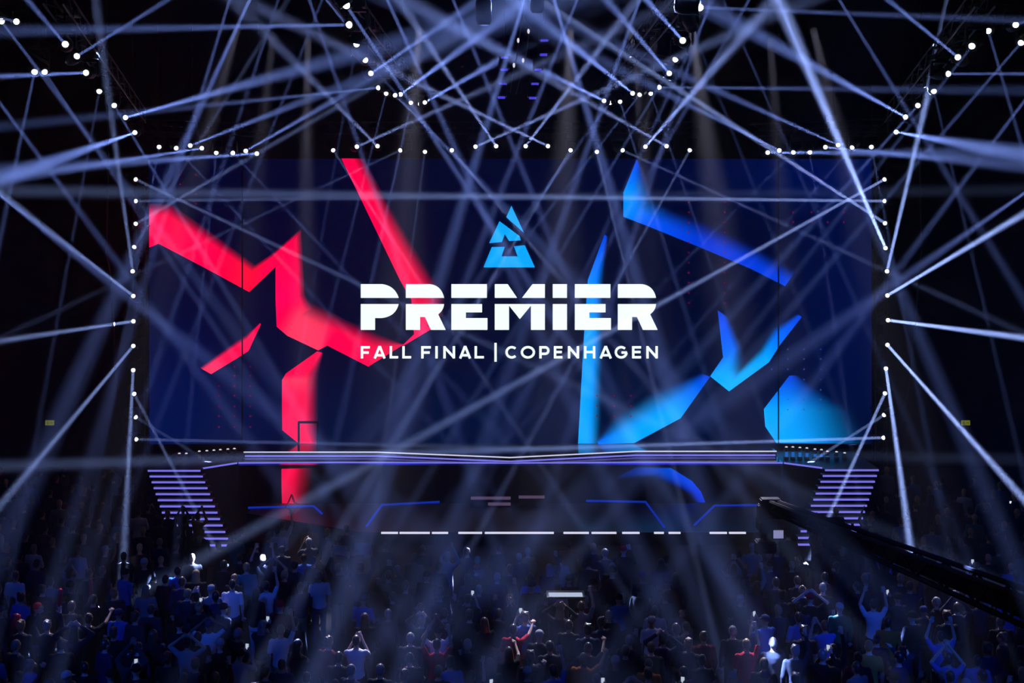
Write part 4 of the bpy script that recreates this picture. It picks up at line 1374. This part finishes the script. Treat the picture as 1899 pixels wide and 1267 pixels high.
if allV:
    V, Fc, Cc = np.vstack(allV), np.vstack(allF), np.vstack(allC)
    me = bpy.data.meshes.new('crowd')
    me.vertices.add(len(V))
    me.vertices.foreach_set('co', V.ravel())
    me.loops.add(Fc.size)
    me.loops.foreach_set('vertex_index', Fc.ravel())
    me.polygons.add(len(Fc))
    me.polygons.foreach_set('loop_start', np.arange(0, Fc.size, 4, dtype=np.int32))
    me.polygons.foreach_set('loop_total', np.full(len(Fc), 4, dtype=np.int32))
    me.update(calc_edges=True)
    me.polygons.foreach_set('use_smooth', np.ones(len(Fc), dtype=bool))
    ca = me.color_attributes.new('Col', 'FLOAT_COLOR', 'POINT')
    ca.data.foreach_set('color', np.hstack([Cc, np.ones((len(Cc), 1), dtype=np.float32)]).ravel())
    tag(inst('crowd', me, m=cm), 'dense dark crowd of distant spectators standing before the stage', 'crowd', kind='stuff')
print('people', n_ind, 'rest', len(rest))

# ------------------------------------------------------------------ things held up
for i, o_ in enumerate(phones):
    px = CX + o_.location.x * F / o_.location.y
    R_ = Matrix.Rotation(o_.rotation_euler.z, 4, 'Z')
    p = o_.location + R_ @ (Vector((0, .39, 1.66)) * o_.scale.x)
    e = empty('phone', p, o_.rotation_euler.z)
    tag(e, f'small lit phone held up by the {o_["label"].split(",")[1].strip().replace(" top", "-shirted")} person, {o_["label"].split(", ", 4)[4]}, phone {ordw(i)} from the near row', 'phone', 'phones held up in the crowd')
    e['label'] = f'lit phone of a {o_["label"].split(",")[1].strip().replace(" top", "-shirted")} spectator, {ordw(i)} nearest raised phone, ' + ('left half' if px < 946 else 'right half')
    MB().box((0, 0, 0), (.075, .01, .15)).build('case', M['rubber'], e, bevel=.003)
    MB().box((0, -.0062, 0), (.066, .002, .138)).build('screen', M['phone'], e)
for key, off_, ang, lab, ln_ in (('fat red clap stick, lower', (-.25, .25, 1.66), .2, 'short fat red clap stick held by the fair-haired person, lower left', .32),
                                 ('slim red clap stick', (-.25, .25, 1.78), -.05, 'slim red clap stick held upright by the person in black, left side', .5),
                                 ('raised arms beside the fair', (.225, .13, 2.2), .1, 'thin red clap stick in the raised hand of the pale-haired person, lower left', .4)):
    hp = [o for k, o in held.items() if key in k][0]
    R_ = Matrix.Rotation(hp.rotation_euler.z, 4, 'Z')
    e = empty('clap_stick', hp.location + R_ @ Vector(off_))
    e.rotation_euler = (0, ang, 0)
    tag(e, lab, 'clap stick', 'red clap sticks')
    r_ = .085 if ln_ < .35 else .045
    MB().loft([((0, 0, -ln_ / 2), r_ * .3, r_ * .3), ((0, 0, -ln_ / 2 + .03), r_, r_), ((0, 0, ln_ / 2 - .03), r_, r_), ((0, 0, ln_ / 2), r_ * .3, r_ * .3)], 14).build('tube', M['red'], e, smooth=True)
    MB().cone((0, 0, -ln_ / 2 - .06), (0, 0, -ln_ / 2 + .01), .016, .02, 8).build('grip', M['red'], e)
# red star sign in the raised hand of the tall white-shirted person
hp = held[EXPL[0][8]]
R_ = Matrix.Rotation(hp.rotation_euler.z, 4, 'Z')
sp = hp.location + R_ @ Vector((.2, .12, 2.06))
e = empty('star_sign', sp)
tag(e, 'red open star outline held up before the red strip on the fascia', 'star sign')
pts = [Vector((.02, 0, .42)), Vector((.1, 0, .2)), Vector((.24, 0, .12)), Vector((.13, 0, -.0)), Vector((.04, 0, -.14)), Vector((-.04, 0, .0)), Vector((-.16, 0, .06)), Vector((-.07, 0, .2)), Vector((.02, 0, .42))]
MB().tube(pts, .022).build('outline', M['red'], e)
MB().tube([(.0, 0, -.1), (-.0, 0, -.02)], .02).build('stick', M['red'], e)
for key, w, h, ang, lab in (('smaller grey card', .36, .24, .1, 'smaller grey card sign held up under the haze below the stage'), ('larger grey card', .42, .3, -.04, 'larger grey card sign held up under the haze below the stage')):
    hp = [o for k, o in held.items() if key in k][0]
    e = empty('card_sign', hp.location + Vector((.03, .13, 2.06)))
    e.rotation_euler = (0, ang, 0)
    tag(e, lab, 'card sign', 'grey card signs')
    MB().box((0, 0, 0), (w, .012, h)).build('card', M['card'], e)
    MB().box((0, .012, -h * .55), (.025, .012, h * .5)).build('handle', M['rubber'], e)
# lit desk in the middle of the crowd
p = P(1050, 1112, 27.2)
e = empty('control_desk', (p.x, 27.6, 0))
tag(e, 'small table with a bright white top among the crowd centre', 'desk')
MB().box((0, 0, p.z - .02), (.86, .5, .04)).build('top', M['body'], e)
MB().box((0, -.1, p.z + .014), (.76, .24, .02)).build('light_panel', glow('desk_light', lin((190, 205, 235)), .9), e)
for sx in (-1, 1):
    for sy in (-1, 1):
        MB().box((sx * .38, sy * .2, p.z / 2 - .02), (.04, .04, p.z - .04)).build('leg', M['truss'], e)
